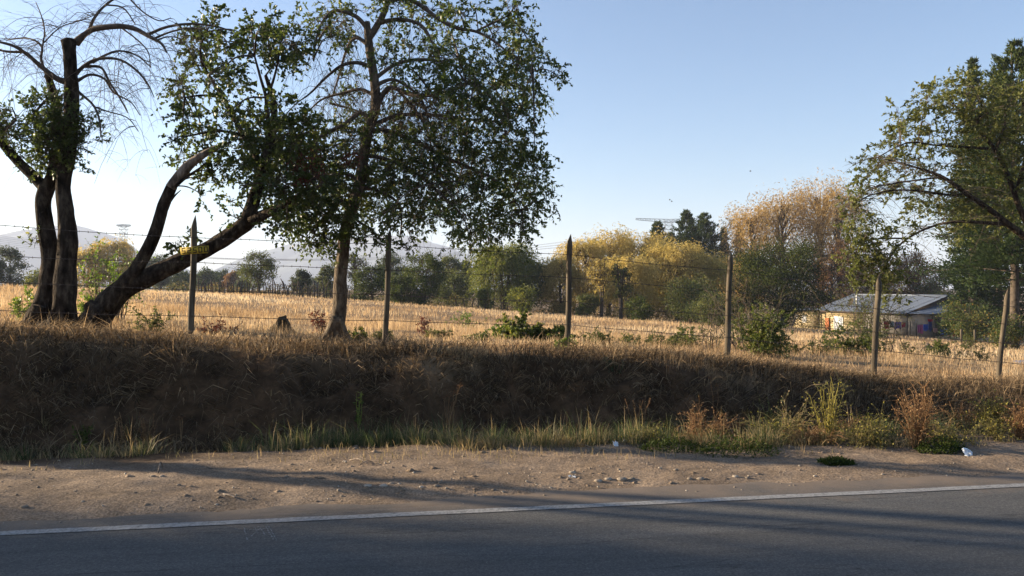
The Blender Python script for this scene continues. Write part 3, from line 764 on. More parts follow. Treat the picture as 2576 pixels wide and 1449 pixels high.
# --- leaning tree with a broken limb
Y2 = 11.75
base2 = D(245, 822, Y2); base2[2] = ground(base2[0], base2[1])
t2 = empty('leaning_tree', base2, 'evergreen tree leaning right over the fence with a broken bare limb', 'tree')
tr = MB(); sk = []
limb(tr, [(210, 850, 96), (240, 805, 84), (285, 752, 70), (325, 720, 62), (375, 695, 56), (450, 660, 52), (520, 628, 47), (580, 590, 45), (622, 556, 47), (645, 535, 40)], Y2, 16, 0.15, 201, 6, ret=sk)
limb(tr, [(618, 560, 40), (632, 525, 42), (641, 495, 38), (655, 455, 34), (668, 410, 30), (682, 350, 26), (690, 290, 20), (685, 240, 14), (668, 190, 9)], Y2, 12, 0.12, 202, 6, ret=sk)
limb(tr, [(632, 556, 34), (668, 540, 26), (705, 522, 18), (745, 495, 12), (790, 470, 7)], Y2 - 0.05, 10, 0.1, 203, 6, [0, -.1, -.25, -.4, -.5], sk)
limb(tr, [(662, 440, 18), (640, 390, 16), (612, 340, 14), (585, 290, 13), (560, 245, 11), (535, 205, 9), (510, 160, 7), (505, 120, 5), (520, 80, 4)], Y2, 8, 0.1, 204, 5, [0, 0, .05, .1, .15, .2, .2, .25, .3], sk)
limb(tr, [(680, 350, 14), (672, 280, 11), (668, 240, 9), (655, 195, 7), (640, 140, 5)], Y2, 8, 0.1, 205, 5, [0, -.1, -.2, -.2, -.3], sk)
limb(tr, [(672, 245, 8), (688, 200, 7), (700, 150, 5), (705, 110, 4)], Y2 - 0.2, 7, 0.1, 206, 5, None, sk)
limb(tr, [(680, 380, 14), (730, 350, 10), (780, 330, 7), (810, 300, 4)], Y2, 8, 0.1, 207, 5, [0, .2, .4, .5], sk)
limb(tr, [(610, 340, 9), (560, 330, 7), (510, 335, 5), (460, 345, 3)], Y2, 7, 0.1, 208, 5, [0, -.1, -.2, -.3], sk)
limb(tr, [(560, 245, 8), (510, 240, 6), (465, 245, 4)], Y2 + .15, 7, 0.1, 209, 5, None, sk)
# gnarled foot
for i, P in enumerate([[(262, 790, 56), (232, 772, 46), (222, 762, 30)], [(240, 815, 60), (212, 822, 40), (190, 838, 22)], [(255, 815, 60), (270, 835, 34), (290, 846, 16)]]):
    limb(tr, P, Y2 - 0.12, 10, 0.3, 210 + i, 5)
tr.build('trunk', M['bark'], t2, smooth=True)
bl = MB()
limb(bl, [(268, 775, 46), (305, 722, 44), (345, 672, 38), (385, 600, 36), (402, 550, 35), (414, 510, 33), (432, 468, 32)], Y2 - 0.1, 14, 0.13, 221, 6, None, sk)
bl.build('broken_limb', M['bark'], t2, smooth=True)
bw = MB()
limb(bw, [(430, 472, 31), (448, 445, 31), (470, 420, 29), (500, 397, 25), (528, 380, 19), (550, 369, 12), (556, 364, 4)], Y2 - 0.11, 12, 0.2, 222, 6)
o = bw.build('bare_wood_tip', M['bare_wood'], t2, smooth=True); o['label'] = 'barkless pale tip of the broken limb'
sl = MB()
for P in [[(440, 470, 9), (470, 445, 8), (500, 425, 6), (520, 408, 3)], [(428, 508, 5), (440, 492, 5), (455, 478, 2)], [(412, 525, 6), (404, 552, 5), (401, 575, 3)]]:
    limb(sl, P, Y2 - 0.14, 6, 0.2, 230, 4)
sl.build('splinter', M['bark'], t2, smooth=True)
lf = MB(); tw = MB()
C2 = [(520, 75, 48, 42), (487, 115, 40, 42), (545, 40, 24, 30, 0.1, 0.7), (560, 105, 45, 30), (505, 165, 45, 40), (455, 205, 26, 30), (445, 245, 34, 38), (470, 290, 34, 34), (535, 205, 45, 40), (590, 170, 38, 26), (600, 215, 30, 26), (640, 100, 40, 34), (690, 115, 52, 42), (650, 75, 28, 24), (735, 105, 34, 34), (720, 150, 40, 28), (630, 60, 14, 34, 0, 0.5), (690, 55, 14, 36, 0, 0.5), (748, 60, 12, 30, 0.2, 0.5),
      (500, 335, 48, 34), (440, 350, 42, 11, -0.2, 0.8), (455, 395, 26, 22), (560, 300, 44, 38), (590, 350, 40, 40), (520, 395, 46, 34), (545, 430, 44, 34), (520, 455, 30, 18), (620, 290, 36, 40), (625, 370, 36, 40), (600, 420, 30, 34), (640, 430, 30, 40), (612, 465, 18, 20), (660, 330, 48, 55), (705, 280, 40, 40), (730, 345, 55, 52), (690, 400, 55, 50), (745, 410, 55, 55), (670, 470, 30, 38), (715, 460, 50, 44), (790, 390, 50, 55), (790, 450, 50, 46), (770, 320, 40, 40),
      (510, 490, 6, 22, 0, 0.5), (575, 505, 16, 18, 0.1, 0.5), (590, 545, 22, 14, -0.1, 0.5), (690, 555, 24, 22), (720, 570, 30, 24), (745, 540, 40, 34), (760, 500, 44, 38)]
C2 = [((b[0], b[1], b[2] * (.78 if b[0] < 640 and b[1] < 480 else 1), b[3] * (.78 if b[0] < 640 and b[1] < 480 else 1)) + tuple(b[4:])) for b in C2]
C2 = [(b[:4] + (.55, 1.0) if 470 < b[0] < 570 and 360 < b[1] < 470 else b) for b in C2]
crown(lf, tw, C2, Y2, sk, 0.050, 0.031, 780, 15, 0.23, 0.3, 1.3, (0, 0.9), 5)
crown(lf, tw, [(455, 610, 22, 14, -0.1, 0.7), (478, 590, 12, 10, -0.15, 0.5), (440, 625, 10, 8, -0.2, 0.5)], Y2, sk, 0.06, 0.04, 90, 9, 0.2, 0.2, 0.2, (0.4, 0.8), 6)
lf.build('foliage', M['leaf'], t2); tw.build('leafy_twigs', M['twig'], t2)
# red-leaved vine caught in the crown
lf = MB()
for x, y, rx, ry, dy in [(780, 395, 34, 30, -0.9), (745, 425, 24, 34, -0.9), (800, 425, 18, 30, -0.8), (760, 460, 20, 14, -0.9)]:
    c = D(x, y, Y2 + dy); n = 190
    p = c + rand_dir(n) * np.cbrt(rng.random(n))[:, None] * [rx * 11 / FD, 0.15, ry * 11 / FD]
    leaves(lf, p, rand_dir(n) + [0, 0, -0.5], rng.uniform(.025, .045, n), rng.uniform(.016, .028, n), rng.random(n))
o = lf.build('vine_leaves', M['leaf_red'], t2); o['label'] = 'dark red vine leaves caught in the crown'

# --- middle tree with the broad hanging crown
Y3 = 12.5
base3 = D(848, 842, Y3); base3[2] = ground(base3[0], base3[1])
t3 = empty('evergreen_tree', base3, 'large evergreen tree with straight trunk and broad drooping crown, between two fence posts', 'tree')
tr = MB(); sk = []
limb(tr, [(846, 862, 62), (846, 838, 46), (853, 790, 41), (855, 740, 43), (856, 700, 40), (862, 645, 40), (868, 590, 38), (884, 530, 36), (903, 470, 35), (914, 400, 32), (925, 335, 31), (944, 270, 31), (941, 200, 28), (932, 140, 26), (926, 85, 24), (924, 55, 17)], Y3, 16, 0.13, 301, 6, None, sk)
for i, (x, y, w) in enumerate([(812, 850, 26), (880, 852, 20)]):
    limb(tr, [(848, 800, 36), ((848 + x) / 2, 832, w * 1.1), (x, y + 6, w * 0.6)], Y3 - 0.1, 9, 0.2, 302 + i, 5)
tr.build('trunk', M['bark_pale'], t3, smooth=True)
br = MB(); bk = []
B3 = [([(927, 100, 20), (950, 62, 19), (968, 25, 18), (980, -25, 16), (985, -80, 12)], 0.1),
      ([(926, 75, 13), (900, 45, 12), (868, 30, 11), (838, 28, 10), (812, 55, 8), (796, 95, 6), (788, 150, 4)], -0.4),
      ([(955, 58, 12), (985, 50, 11), (1022, 50, 10), (1062, 66, 9), (1088, 108, 7), (1110, 160, 5), (1120, 220, 3)], -0.5),
      ([(972, 5, 12), (1020, -5, 13), (1060, 15, 12), (1105, 48, 11), (1150, 70, 10), (1200, 80, 8), (1245, 105, 6), (1300, 150, 4), (1340, 180, 3)], -0.6),
      ([(1195, 80, 7), (1235, 60, 6), (1275, 40, 4), (1300, 10, 3)], -0.5),
      ([(938, 170, 12), (900, 158, 10), (860, 165, 9), (820, 195, 7), (780, 235, 5), (740, 265, 3), (700, 310, 2)], -0.2),
      ([(935, 120, 12), (895, 95, 9), (870, 130, 7), (850, 200, 5), (830, 260, 3)], 0.5),
      ([(942, 240, 12), (905, 225, 9), (860, 235, 7), (810, 250, 5), (765, 290, 3)], 0.4),
      ([(936, 300, 16), (905, 285, 12), (870, 310, 11), (830, 330, 9), (800, 352, 7), (790, 400, 4)], -0.4),
      ([(940, 290, 16), (965, 235, 14), (990, 222, 12), (1035, 238, 10), (1090, 240, 8), (1140, 225, 6), (1200, 205, 4)], -0.7),
      ([(1000, 226, 8), (1040, 270, 7), (1075, 330, 6), (1090, 400, 4), (1100, 460, 3)], -0.9),
      ([(944, 215, 12), (985, 200, 9), (1020, 215, 8), (1060, 250, 6), (1080, 310, 4)], 0.3),
      ([(926, 330, 16), (980, 330, 12), (1050, 360, 10), (1120, 395, 9), (1200, 430, 7), (1270, 470, 5), (1310, 530, 3)], 0.2),
      ([(915, 390, 14), (970, 400, 11), (1040, 430, 9), (1100, 480, 7), (1160, 540, 5), (1180, 590, 3)], -0.6),
      ([(905, 460, 14), (880, 440, 11), (840, 440, 9), (800, 470, 7), (770, 510, 5)], -0.4),
      ([(890, 510, 14), (860, 505, 10), (830, 530, 8), (800, 570, 6), (785, 600, 3)], -0.5),
      ([(905, 470, 12), (950, 480, 9), (1000, 510, 7), (1010, 560, 5), (1005, 600, 3)], 0.3),
      ([(930, 320, 14), (1000, 290, 11), (1090, 290, 9), (1180, 300, 8), (1260, 310, 6), (1330, 350, 4)], 0.7),
      ([(940, 200, 12), (1000, 160, 10), (1080, 150, 9), (1160, 170, 7), (1250, 200, 5), (1330, 230, 3)], 0.9),
      ([(885, 525, 10), (900, 555, 8), (930, 575, 6), (950, 600, 3)], -0.3)]
for i, (P, e) in enumerate(B3):
    limb(br, P, Y3, 7, 0.12, 320 + i, 5, curve_dy(len(P), e, 50 + i), bk)
pa = np.vstack([bk[i][6:] for i in (1, 5, 6, 7, 8, 2, 11, 9)])
g1 = fan(pa, 150, (0.3, 0.9), (-0.1, 0.4), (0.8, 1.8), 0.7); twigs(br, g1, 0.0045, 0.002, 4)
p, _ = along(g1, 4, lo=0.2); g2 = fan(p, 520, (0.2, 0.55), (-0.6, 0.2), (0.8, 1.6), 0.5); twigs(br, g2, 0.0024, 0.0011, 3)
p, _ = along(g2, 2, lo=0.3); twigs(br, fan(p, 420, (0.12, 0.3), (-0.8, 0.1), (0.6, 1.2), 0.4), 0.0016, 0.0009, 3)
# dense hanging dry twigs right of the trunk
pa = np.vstack([bk[9][8:], bk[10][4:], bk[11][8:], bk[12][6:14]])
g1 = fan(pa, 110, (0.4, 1.1), (-0.2, 0.3), (0.9, 1.6), 0.6); g1[:, :, 1] -= 0.15
dt = MB(); twigs(dt, g1, 0.005, 0.002, 4)
p, _ = along(g1, 4, lo=0.1); g2 = fan(p, 400, (0.2, 0.6), (-0.8, 0.1), (0.8, 1.4), 0.4); twigs(dt, g2, 0.0026, 0.0011, 3)
br.build('branches', M['twig'], t3, smooth=True)
dt.build('dry_twigs', M['twig_dry'], t3)
lf = MB(); tw = MB()
C3 = [(805, 55, 28, 34, -.2, .8), (850, 85, 30, 40, .2, .8), (835, 20, 30, 22, 0, .8), (905, 25, 34, 24, .2, .7), (1000, 12, 44, 26), (1040, 40, 34, 24, .4), (1085, 30, 34, 26), (1120, 75, 34, 26), (1150, 35, 30, 26), (1195, 20, 30, 18, 0, .6), (1255, 75, 36, 28), (1290, 20, 32, 28), (1310, 85, 30, 26), (1345, 130, 32, 20), (1375, 150, 16, 12, 0, .6), (1398, 186, 20, 18, -.3, .9), (1300, 150, 40, 36), (1255, 140, 40, 34), (1200, 140, 38, 28, .3, .7), (1140, 130, 44, 30), (1080, 140, 40, 34), (1030, 120, 36, 34, .3, .7), (985, 160, 34, 34), (985, 95, 30, 30, .5, .7), (880, 140, 26, 40, .3, .4), (880, 200, 30, 36, .6, .4), (900, 260, 36, 36, .5, .5), (850, 270, 30, 36, .4, .35), (1010, 230, 40, 36, .5, .7), (1100, 200, 50, 34), (1170, 220, 50, 40), (1235, 215, 46, 40), (1300, 220, 44, 40), (1335, 195, 24, 24), (1345, 250, 22, 28), (1310, 285, 36, 28), (1250, 280, 46, 38), (1180, 285, 48, 36), (1100, 280, 46, 36, .3), (1030, 300, 44, 38, .4), (960, 320, 40, 40, -.3, .8), (895, 340, 40, 46, .1, .8), (850, 350, 36, 44, .3, .8),
      (1000, 370, 50, 44), (1070, 360, 48, 42), (1140, 350, 52, 42), (1210, 350, 50, 40), (1280, 350, 46, 36), (1345, 385, 34, 30), (1330, 340, 24, 16, 0, .5), (1350, 430, 28, 32), (1300, 410, 48, 40), (1230, 420, 52, 42), (1150, 420, 55, 44), (1080, 430, 52, 44), (1010, 430, 48, 42), (950, 420, 44, 46), (890, 430, 44, 46), (840, 430, 42, 50), (835, 490, 46, 42), (890, 500, 36, 34, .3), (950, 490, 46, 40), (1010, 490, 46, 38), (1080, 500, 50, 38), (1150, 490, 52, 42), (1220, 490, 50, 40), (1290, 480, 46, 38), (1345, 480, 34, 30), (1372, 505, 20, 22, 0, .7), (1340, 530, 28, 22), (1285, 540, 40, 28), (1220, 550, 42, 30), (1170, 560, 40, 32), (1110, 545, 30, 22), (1060, 555, 26, 18, 0, .8), (1010, 545, 40, 28), (960, 545, 34, 30), (945, 590, 26, 20, -.2), (915, 600, 20, 24, -.3, .8), (1035, 600, 10, 16, -.2, .7), (1020, 625, 12, 10, -.3, .6), (1180, 605, 26, 22), (1185, 632, 12, 10, 0, .6), (1250, 590, 34, 20), (1235, 605, 18, 18, 0, .7), (1300, 570, 24, 18), (1320, 590, 14, 14, 0, .5), (855, 545, 40, 36, -.4), (815, 540, 40, 36, -.5), (790, 580, 34, 28, -.5), (760, 555, 34, 34, -.5), (825, 600, 26, 22, -.5), (800, 622, 14, 10, -.4, .6), (845, 615, 18, 16, -.5, .8), (860, 480, 30, 40, -.6)]
C3 = [(b + (None,) * (6 - len(b)) if len(b) < 6 else b) for b in C3]
r3 = np.random.default_rng(33)
C3 = [(b[0], b[1], b[2], b[3], b[4] if b[4] is not None else r3.uniform(-1.9, 1.9), (b[5] if b[5] is not None else 1.0) * (.78 if b[1] < 330 and b[0] < 1110 else 1)) for b in C3]
crown(lf, tw, C3, Y3, sk + bk, 0.056, 0.026, 720, 15, 0.27, 0.5, 1.9, (0, 0.9), 8, 0.1)
for x, y, r in [(855, 50, 26), (830, 90, 24), (1180, 225, 40), (1160, 200, 30)]:      # a few yellower sprays
    crown(lf, tw, [(x, y, r, r, -1.0, 0.6)], Y3, sk + bk, 0.06, 0.028, 300, 14, 0.28, 0.4, 1.0, (0.99, 1.0), 9)
lf.build('foliage', M['leaf'], t3); tw.build('leafy_twigs', M['twig'], t3)
lf = MB()
for x, y, rx, ry, dy in [(890, 395, 24, 26, -0.9), (870, 400, 16, 16, -1.0)]:
    c = D(x, y, Y3 + dy); n = 110
    p = c + rand_dir(n) * np.cbrt(rng.random(n))[:, None] * [rx * 11.5 / FD, 0.12, ry * 11.5 / FD]
    leaves(lf, p, rand_dir(n) + [0, 0, -0.5], rng.uniform(.025, .045, n), rng.uniform(.016, .028, n), rng.random(n))
o = lf.build('vine_leaves', M['leaf_red'], t3); o['label'] = 'dark red vine leaves on the trunk'

# --- right-hand tree reaching in from beyond the frame
Y4 = 24.0
base4 = D(2690, 860, Y4); base4[2] = ground(base4[0], base4[1])
t4 = empty('spreading_tree', base4, 'spreading leafy tree at the right edge, branches hanging over the fence post', 'tree')
tr = MB(); sk = []
limb(tr, [(2692, 900, 48), (2690, 850, 36), (2676, 750, 30), (2640, 665, 27), (2600, 610, 24)], Y4, 12, 0.13, 401, 6, [0, 0, 0, 0, 0], sk)
B4 = [([(2610, 622, 22), (2545, 570, 19), (2490, 528, 16), (2430, 486, 12), (2372, 446, 9), (2300, 420, 6), (2225, 400, 3)], -0.8),
      ([(2610, 620, 20), (2562, 515, 16), (2540, 455, 13), (2505, 380, 11), (2455, 320, 8), (2415, 278, 6), (2380, 245, 3)], 0.3),
      ([(2552, 490, 10), (2574, 420, 9), (2582, 340, 8), (2572, 250, 5), (2560, 200, 3)], 0.6),
      ([(2540, 565, 11), (2470, 560, 9), (2400, 558, 7), (2330, 575, 6), (2270, 610, 5), (2235, 655, 4), (2220, 700, 2)], -1.2),
      ([(2440, 490, 8), (2380, 490, 7), (2310, 480, 6), (2240, 480, 4), (2170, 500, 3), (2150, 540, 2)], -1.0),
      ([(2500, 375, 8), (2420, 370, 7), (2350, 365, 5), (2280, 360, 4), (2200, 400, 2)], 0.2),
      ([(2455, 320, 6), (2470, 270, 5), (2450, 220, 4)], 0.4), ([(2505, 380, 7), (2530, 300, 5), (2520, 240, 3)], 0.6),
      ([(2372, 446, 6), (2330, 450, 5), (2260, 460, 4), (2200, 470, 3)], -0.9),
      ([(2620, 640, 16), (2660, 520, 12), (2680, 400, 8), (2690, 280, 4)], 0.5),
      ([(2280, 600, 5), (2220, 600, 4), (2170, 610, 3), (2150, 640, 2)], -1.3)]
for i, (P, e) in enumerate(B4):
    limb(tr, P, Y4, 7, 0.1, 420 + i, 5, curve_dy(len(P), e, 80 + i), sk)
tr.build('trunk', M['bark'], t4, smooth=True)
tw = MB(); lf = MB()
pa = np.vstack([s_[8:] for s_ in sk[1:]])
g1 = fan(pa, 260, (0.5, 1.3), (-0.2, 0.6), (0.2, 0.9), 1.0); twigs(tw, g1, 0.009, 0.003, 4)
p, _ = along(g1, 3, lo=0.2); twigs(tw, fan(p, 600, (0.3, 0.8), (-0.5, 0.6), (0.1, 0.7)), 0.004, 0.002, 3)
C4 = [(2190, 415, 34, 30), (2170, 450, 22, 26, -.5, .8), (2235, 378, 34, 28), (2255, 345, 20, 20), (2285, 330, 38, 26), (2258, 278, 18, 16, 0, .8), (2270, 300, 20, 18), (2335, 250, 34, 32), (2375, 225, 36, 28), (2345, 300, 38, 28, 0, .8), (2415, 205, 30, 24), (2440, 230, 34, 30), (2400, 265, 40, 30), (2470, 260, 40, 38), (2455, 300, 36, 28, 0, .7), (2520, 235, 36, 34), (2555, 265, 40, 40), (2520, 310, 40, 40), (2570, 340, 34, 50), (2480, 350, 40, 34, 0, .7), (2410, 330, 40, 30, 0, .6), (2350, 350, 44, 28, 0, .7), (2290, 385, 44, 24, 0, .7), (2235, 440, 34, 24, 0, .6), (2300, 430, 40, 22, 0, .6), (2205, 482, 34, 18, 0, .7), (2270, 485, 40, 22), (2350, 410, 44, 30, 0, .6), (2420, 410, 40, 30, 0, .6), (2480, 420, 40, 34, 0, .7), (2550, 420, 36, 44), (2148, 500, 20, 30, -.8), (2165, 540, 30, 24, -.9), (2150, 580, 26, 26, -1), (2185, 590, 34, 28, -1.1), (2145, 625, 24, 26, -1.1), (2180, 640, 40, 30, -1.2), (2225, 625, 34, 28, -1.1), (2150, 665, 24, 26, -1.2), (2190, 680, 34, 26, -1.2), (2235, 675, 34, 30, -1.2), (2245, 715, 22, 22, -1.2), (2160, 700, 20, 16, -1.1, .7), (2205, 715, 20, 16, -1.2), (2240, 752, 8, 10, -1.2, .5), (2330, 490, 40, 24, 0, .8), (2400, 480, 44, 28), (2460, 490, 40, 28), (2530, 490, 40, 34), (2300, 540, 40, 20, -.6, .7), (2380, 530, 44, 22, -.4, .7), (2450, 545, 40, 22, 0, .8), (2520, 560, 40, 26), (2400, 590, 36, 18, 0, .6), (2270, 580, 34, 20, -.8, .7), (2620, 300, 50, 60), (2640, 420, 50, 60), (2640, 200, 40, 50)]
crown(lf, tw, C4, Y4, sk, 0.10, 0.046, 190, 15, 0.40, 0.25, 1.2, (0.3, 1.0), 10, 0.3)
lf.build('foliage', M['leaf_spread'], t4); tw.build('leafy_twigs', M['twig'], t4)

# --- trees of the same row beyond the left edge, whose crowns shade the road
def row_tree(x, t, seed, hcrown, rad, lab):
    X, Yv = x, (t + SA * x) / CA
    b = np.array([X, Yv, ground(X, Yv)])
    r = np.random.default_rng(seed)
    o = empty('roadside_tree', b, lab, 'tree', 'trees of the same row beyond the left edge')
    tr = MB()
    for k in range(3):       # several slim stems from one foot
        q = r.uniform(-1, 1, 2) * [.9, .5]
        tube(tr, [b + [q[0] * .15, q[1] * .15, -.3], b + [q[0] * .45, q[1] * .45, 1.3], b + [q[0] * .9, q[1] * .9, 2.6], b + [q[0] * 1.2, q[1] * 1.2, hcrown + 1.4]], [.11, .085, .07, .03], 9, 5, .12, seed + k)
    lf = MB()
    for k in range(64):
        d = unit(r.normal(0, 1, 3)) * np.cbrt(r.random()) * [rad, rad, 1.9]
        c = b + [0, 0, hcrown + 1.5] + d
        tube(tr, [b + [0, 0, 2.2 + r.uniform(0, 1.5)], (c + b + [0, 0, 3.6]) / 2, c], [.04, .025, .01], 4, 3)
        n = 150
        p = c + r.normal(0, 1, (n, 3)) * [.34, .34, .26]
        leaves(lf, p, rand_dir(n), 0.13, 0.075, r.random(n))
    tr.build('trunk', M['bark'], o, smooth=True); lf.build('foliage', M['leaf'], o)
for i, (x, t, hc, rd_) in enumerate([(-19.2, 12.2, 1.75, 1.7), (-21.6, 12.0, 1.5, 2.0), (-24.4, 12.4, 1.5, 2.2), (-28.0, 12.1, 1.6, 2.6), (-33.0, 12.5, 1.7, 2.8), (-38.0, 12.2, 1.8, 3.2), (-10.2, 12.3, 4.6, 1.1), (-13.4, 12.0, 4.8, 1.2)]):
    row_tree(x, t, 500 + i, hc + 0.35, rd_, 'tall slim-stemmed tree of the row just beyond the left edge of the picture' if hc > 4 else 'evergreen roadside tree of the row beyond the left edge of the picture')

# ------------------------------------------------------------------ grass and weeds
def scatter_st(n, s0, s1, t0, t1, keep=None):
    s = rng.uniform(s0, s1, n); t = rng.uniform(t0, t1, n)
    x, y = to_xy(s, t)
    if keep is not None:
        k = keep(s, t, x, y); s, t, x, y = s[k], t[k], x[k], y[k]
    return s, t, x, y
def wedge(n, y0, y1, u0=-0.72, u1=0.72, power=1.0):
    q = rng.random(n); y = y0 * (y1 / y0) ** (q ** power); u = rng.uniform(u0, u1, n)
    return u * y, y
def base_pts(x, y, sink=0.01): return np.stack([x, y, gz(x, y) - sink], 1)
def lean_of(n, a): 
    q = rng.uniform(0, 2 * math.pi, n); r = rng.uniform(0, 1, n) * a
    return np.stack([np.cos(q) * r, np.sin(q) * r], 1)

# dry field grass: nearest strip fine, thinning to coarse tufts far off
mb = MB()
x, y = wedge(95000, 11.0, 26.0); s, t = to_st(x, y); d = fbm(x * 0.9, y * 0.9, 91, 3)
k = (t > 10.55 + 0.3 * fbm(s, s * 0, 92, 2) + 1.5 * sstep(4.5, 7, s)) & (rng.random(len(x)) < (0.62 + 0.9 * d) * (0.5 + 0.5 * sstep(11.8, 14, t))); x, y, d = x[k], y[k], d[k]
tt = to_st(x, y)[1]; h = (0.06 + 0.12 * rng.random(len(x)) ** 2) * (1 + 1.2 * np.maximum(d[:], -0.4)) * (0.28 + 1.05 * sstep(12.0, 15.0, tt))
tn = np.clip(0.55 + 0.5 * fbm(x * 0.5, y * 0.5, 93, 2) + rng.normal(0, 0.2, len(x)), 0, 1)
blades(mb, base_pts(x, y), h, rng.uniform(0.004, 0.009, len(x)), lean_of(len(x), 0.09), tn)
x, y = wedge(75000, 20.0, 120.0); d = fbm(x * 0.25, y * 0.25, 94, 3)
k = rng.random(len(x)) < 0.68 + 1.0 * d; x, y, d = x[k], y[k], d[k]
sc_ = np.clip(y / 22, 1, 4.5)
h = rng.uniform(0.08, 0.26, len(x)) * (1 + 1.1 * d)
tn = np.clip(0.5 + 0.95 * fbm(x * 0.14, y * 0.10, 95, 3) + rng.normal(0, 0.17, len(x)), 0, 1)
blades(mb, base_pts(x, y), h, 0.010 * sc_ * rng.uniform(0.7, 1.4, len(x)), lean_of(len(x), 0.12), tn)
o = mb.build('dry_field_grass', M['straw']); o['kind'] = 'stuff'; o['label'] = 'dry straw-coloured grass covering the field'

# cut stalks and fallen straw on top of the bank
mb = MB()
s, t, x, y = scatter_st(5200, -8.5, 14, 10.4, 13.2, lambda s, t, x, y: fbm(s * 0.8, t * 0.8, 96, 2) > -0.15)
blades(mb, base_pts(x, y), rng.uniform(0.03, 0.13, len(x)) * (1 + 1.2 * (rng.random(len(x)) > 0.94)), rng.uniform(0.004, 0.009, len(x)), lean_of(len(x), 0.07), rng.uniform(0.35, 1.0, len(x)), 0.2)
s, t, x, y = scatter_st(13000, -8.5, 14, 10.2, 13.0)
b0 = base_pts(x, y, -0.012); a = rng.uniform(0, math.pi * 2, len(x)); L = rng.uniform(0.05, 0.22, len(x))
ex, ey = x + np.cos(a) * L, y + np.sin(a) * L * 0.6
P = np.stack([b0, np.stack([(x + ex) / 2, (y + ey) / 2, np.maximum(b0[:, 2], gz(ex, ey)) + 0.02], 1), np.stack([ex, ey, gz(ex, ey) + 0.012], 1)], 1)
twigs(mb, P, 0.0028, 0.0016, 3, 0.65)
o = mb.build('cut_straw', M['straw']); o['kind'] = 'stuff'; o['label'] = 'cut stalks and fallen straw on the bank top'

# dead grass hanging over the face of the bank
mb = MB()
s, t, x, y = scatter_st(80000, -8.5, 15, 8.7, 11.6, lambda s, t, x, y: rng.random(len(s)) < 0.16 + 1.8 * np.maximum(fbm(s * 0.7, t * 1.3, 97, 3) + 0.12, 0) + 0.35 * sstep(3.5, 6, s))
z = gz(x, y); e = 0.08
gx = (gz(x + e, y) - z) / e; gy = (gz(x, y + e) - z) / e
n = len(x); slope = np.hypot(gx, gy)
L = rng.uniform(0.08, 0.42, n)
dn = -np.stack([gx, gy], 1) / np.maximum(slope, 0.05)[:, None]
dn = dn * np.minimum(slope, 1)[:, None] + rng.normal(0, 0.35, (n, 2))
nrm = unit(np.stack([-gx, -gy, np.ones(n)], 1))
st = np.stack([x, y, z], 1) - nrm * 0.005
d1 = unit(np.column_stack([dn, np.full(n, 0.25)]) + nrm * 0.6)
P0 = st; P1 = st + d1 * (L * 0.5)[:, None]; P2 = P1 + unit(np.column_stack([dn, -0.7 * np.minimum(slope, 1.2)]) + rng.normal(0, 0.2, (n, 3)) + nrm * 0.15) * (L * 0.6)[:, None]
wv = unit(np.cross(d1, rand_dir(n))) * rng.uniform(0.0025, 0.006, n)[:, None]
V = np.stack([P0 - wv, P0 + wv, P1 + wv * 0.8, P1 - wv * 0.8, P2], 1).reshape(-1, 3); i = np.arange(n)[:, None] * 5
tn = np.clip(rng.normal(0.45, 0.25, n) + 0.25 * sstep(10.3, 11.0, t) - 0.15 * sstep(3.5, 6, s), 0, 1)  # paler at the lip; shade of the right-hand slope put into the tint
mb.add(V, i + np.array([3, 2, 4]), i + np.array([0, 1, 2, 3]), np.repeat(tn, 5))
# upright dry tufts on the slope at right
s, t, x, y = scatter_st(9000, 3.0, 15, 9.6, 12.6, lambda s, t, x, y: fbm(s * 0.9, t * 0.9, 98, 3) > 0.08)
blades(mb, base_pts(x, y), rng.uniform(0.1, 0.3, len(x)), rng.uniform(0.004, 0.008, len(x)), lean_of(len(x), 0.1), rng.uniform(0.3, 1, len(x)))
o = mb.build('dead_bank_grass', M['dead_grass']); o['kind'] = 'stuff'; o['label'] = 'dead grass matted over the face of the bank'
# hanging roots and stalks on the bank
mb = MB()
s, t, x, y = scatter_st(1100, -8, 12, 9.2, 11.0)
b0 = base_pts(x, y, -0.01); dd = np.stack([rng.uniform(-1, 1, len(x)), -0.6 * np.ones(len(x)), rng.uniform(-0.2, 0.9, len(x))], 1)
twigs(mb, droop_paths(b0, dd, rng.uniform(0.15, 0.6, len(x)), rng.uniform(0.4, 1.4, len(x)), 6, 0.02), 0.0028, 0.0014, 3)
o = mb.build('bank_stalks', M['twig_dry']); o['kind'] = 'stuff'; o['label'] = 'dry stalks and roots trailing down the bank'

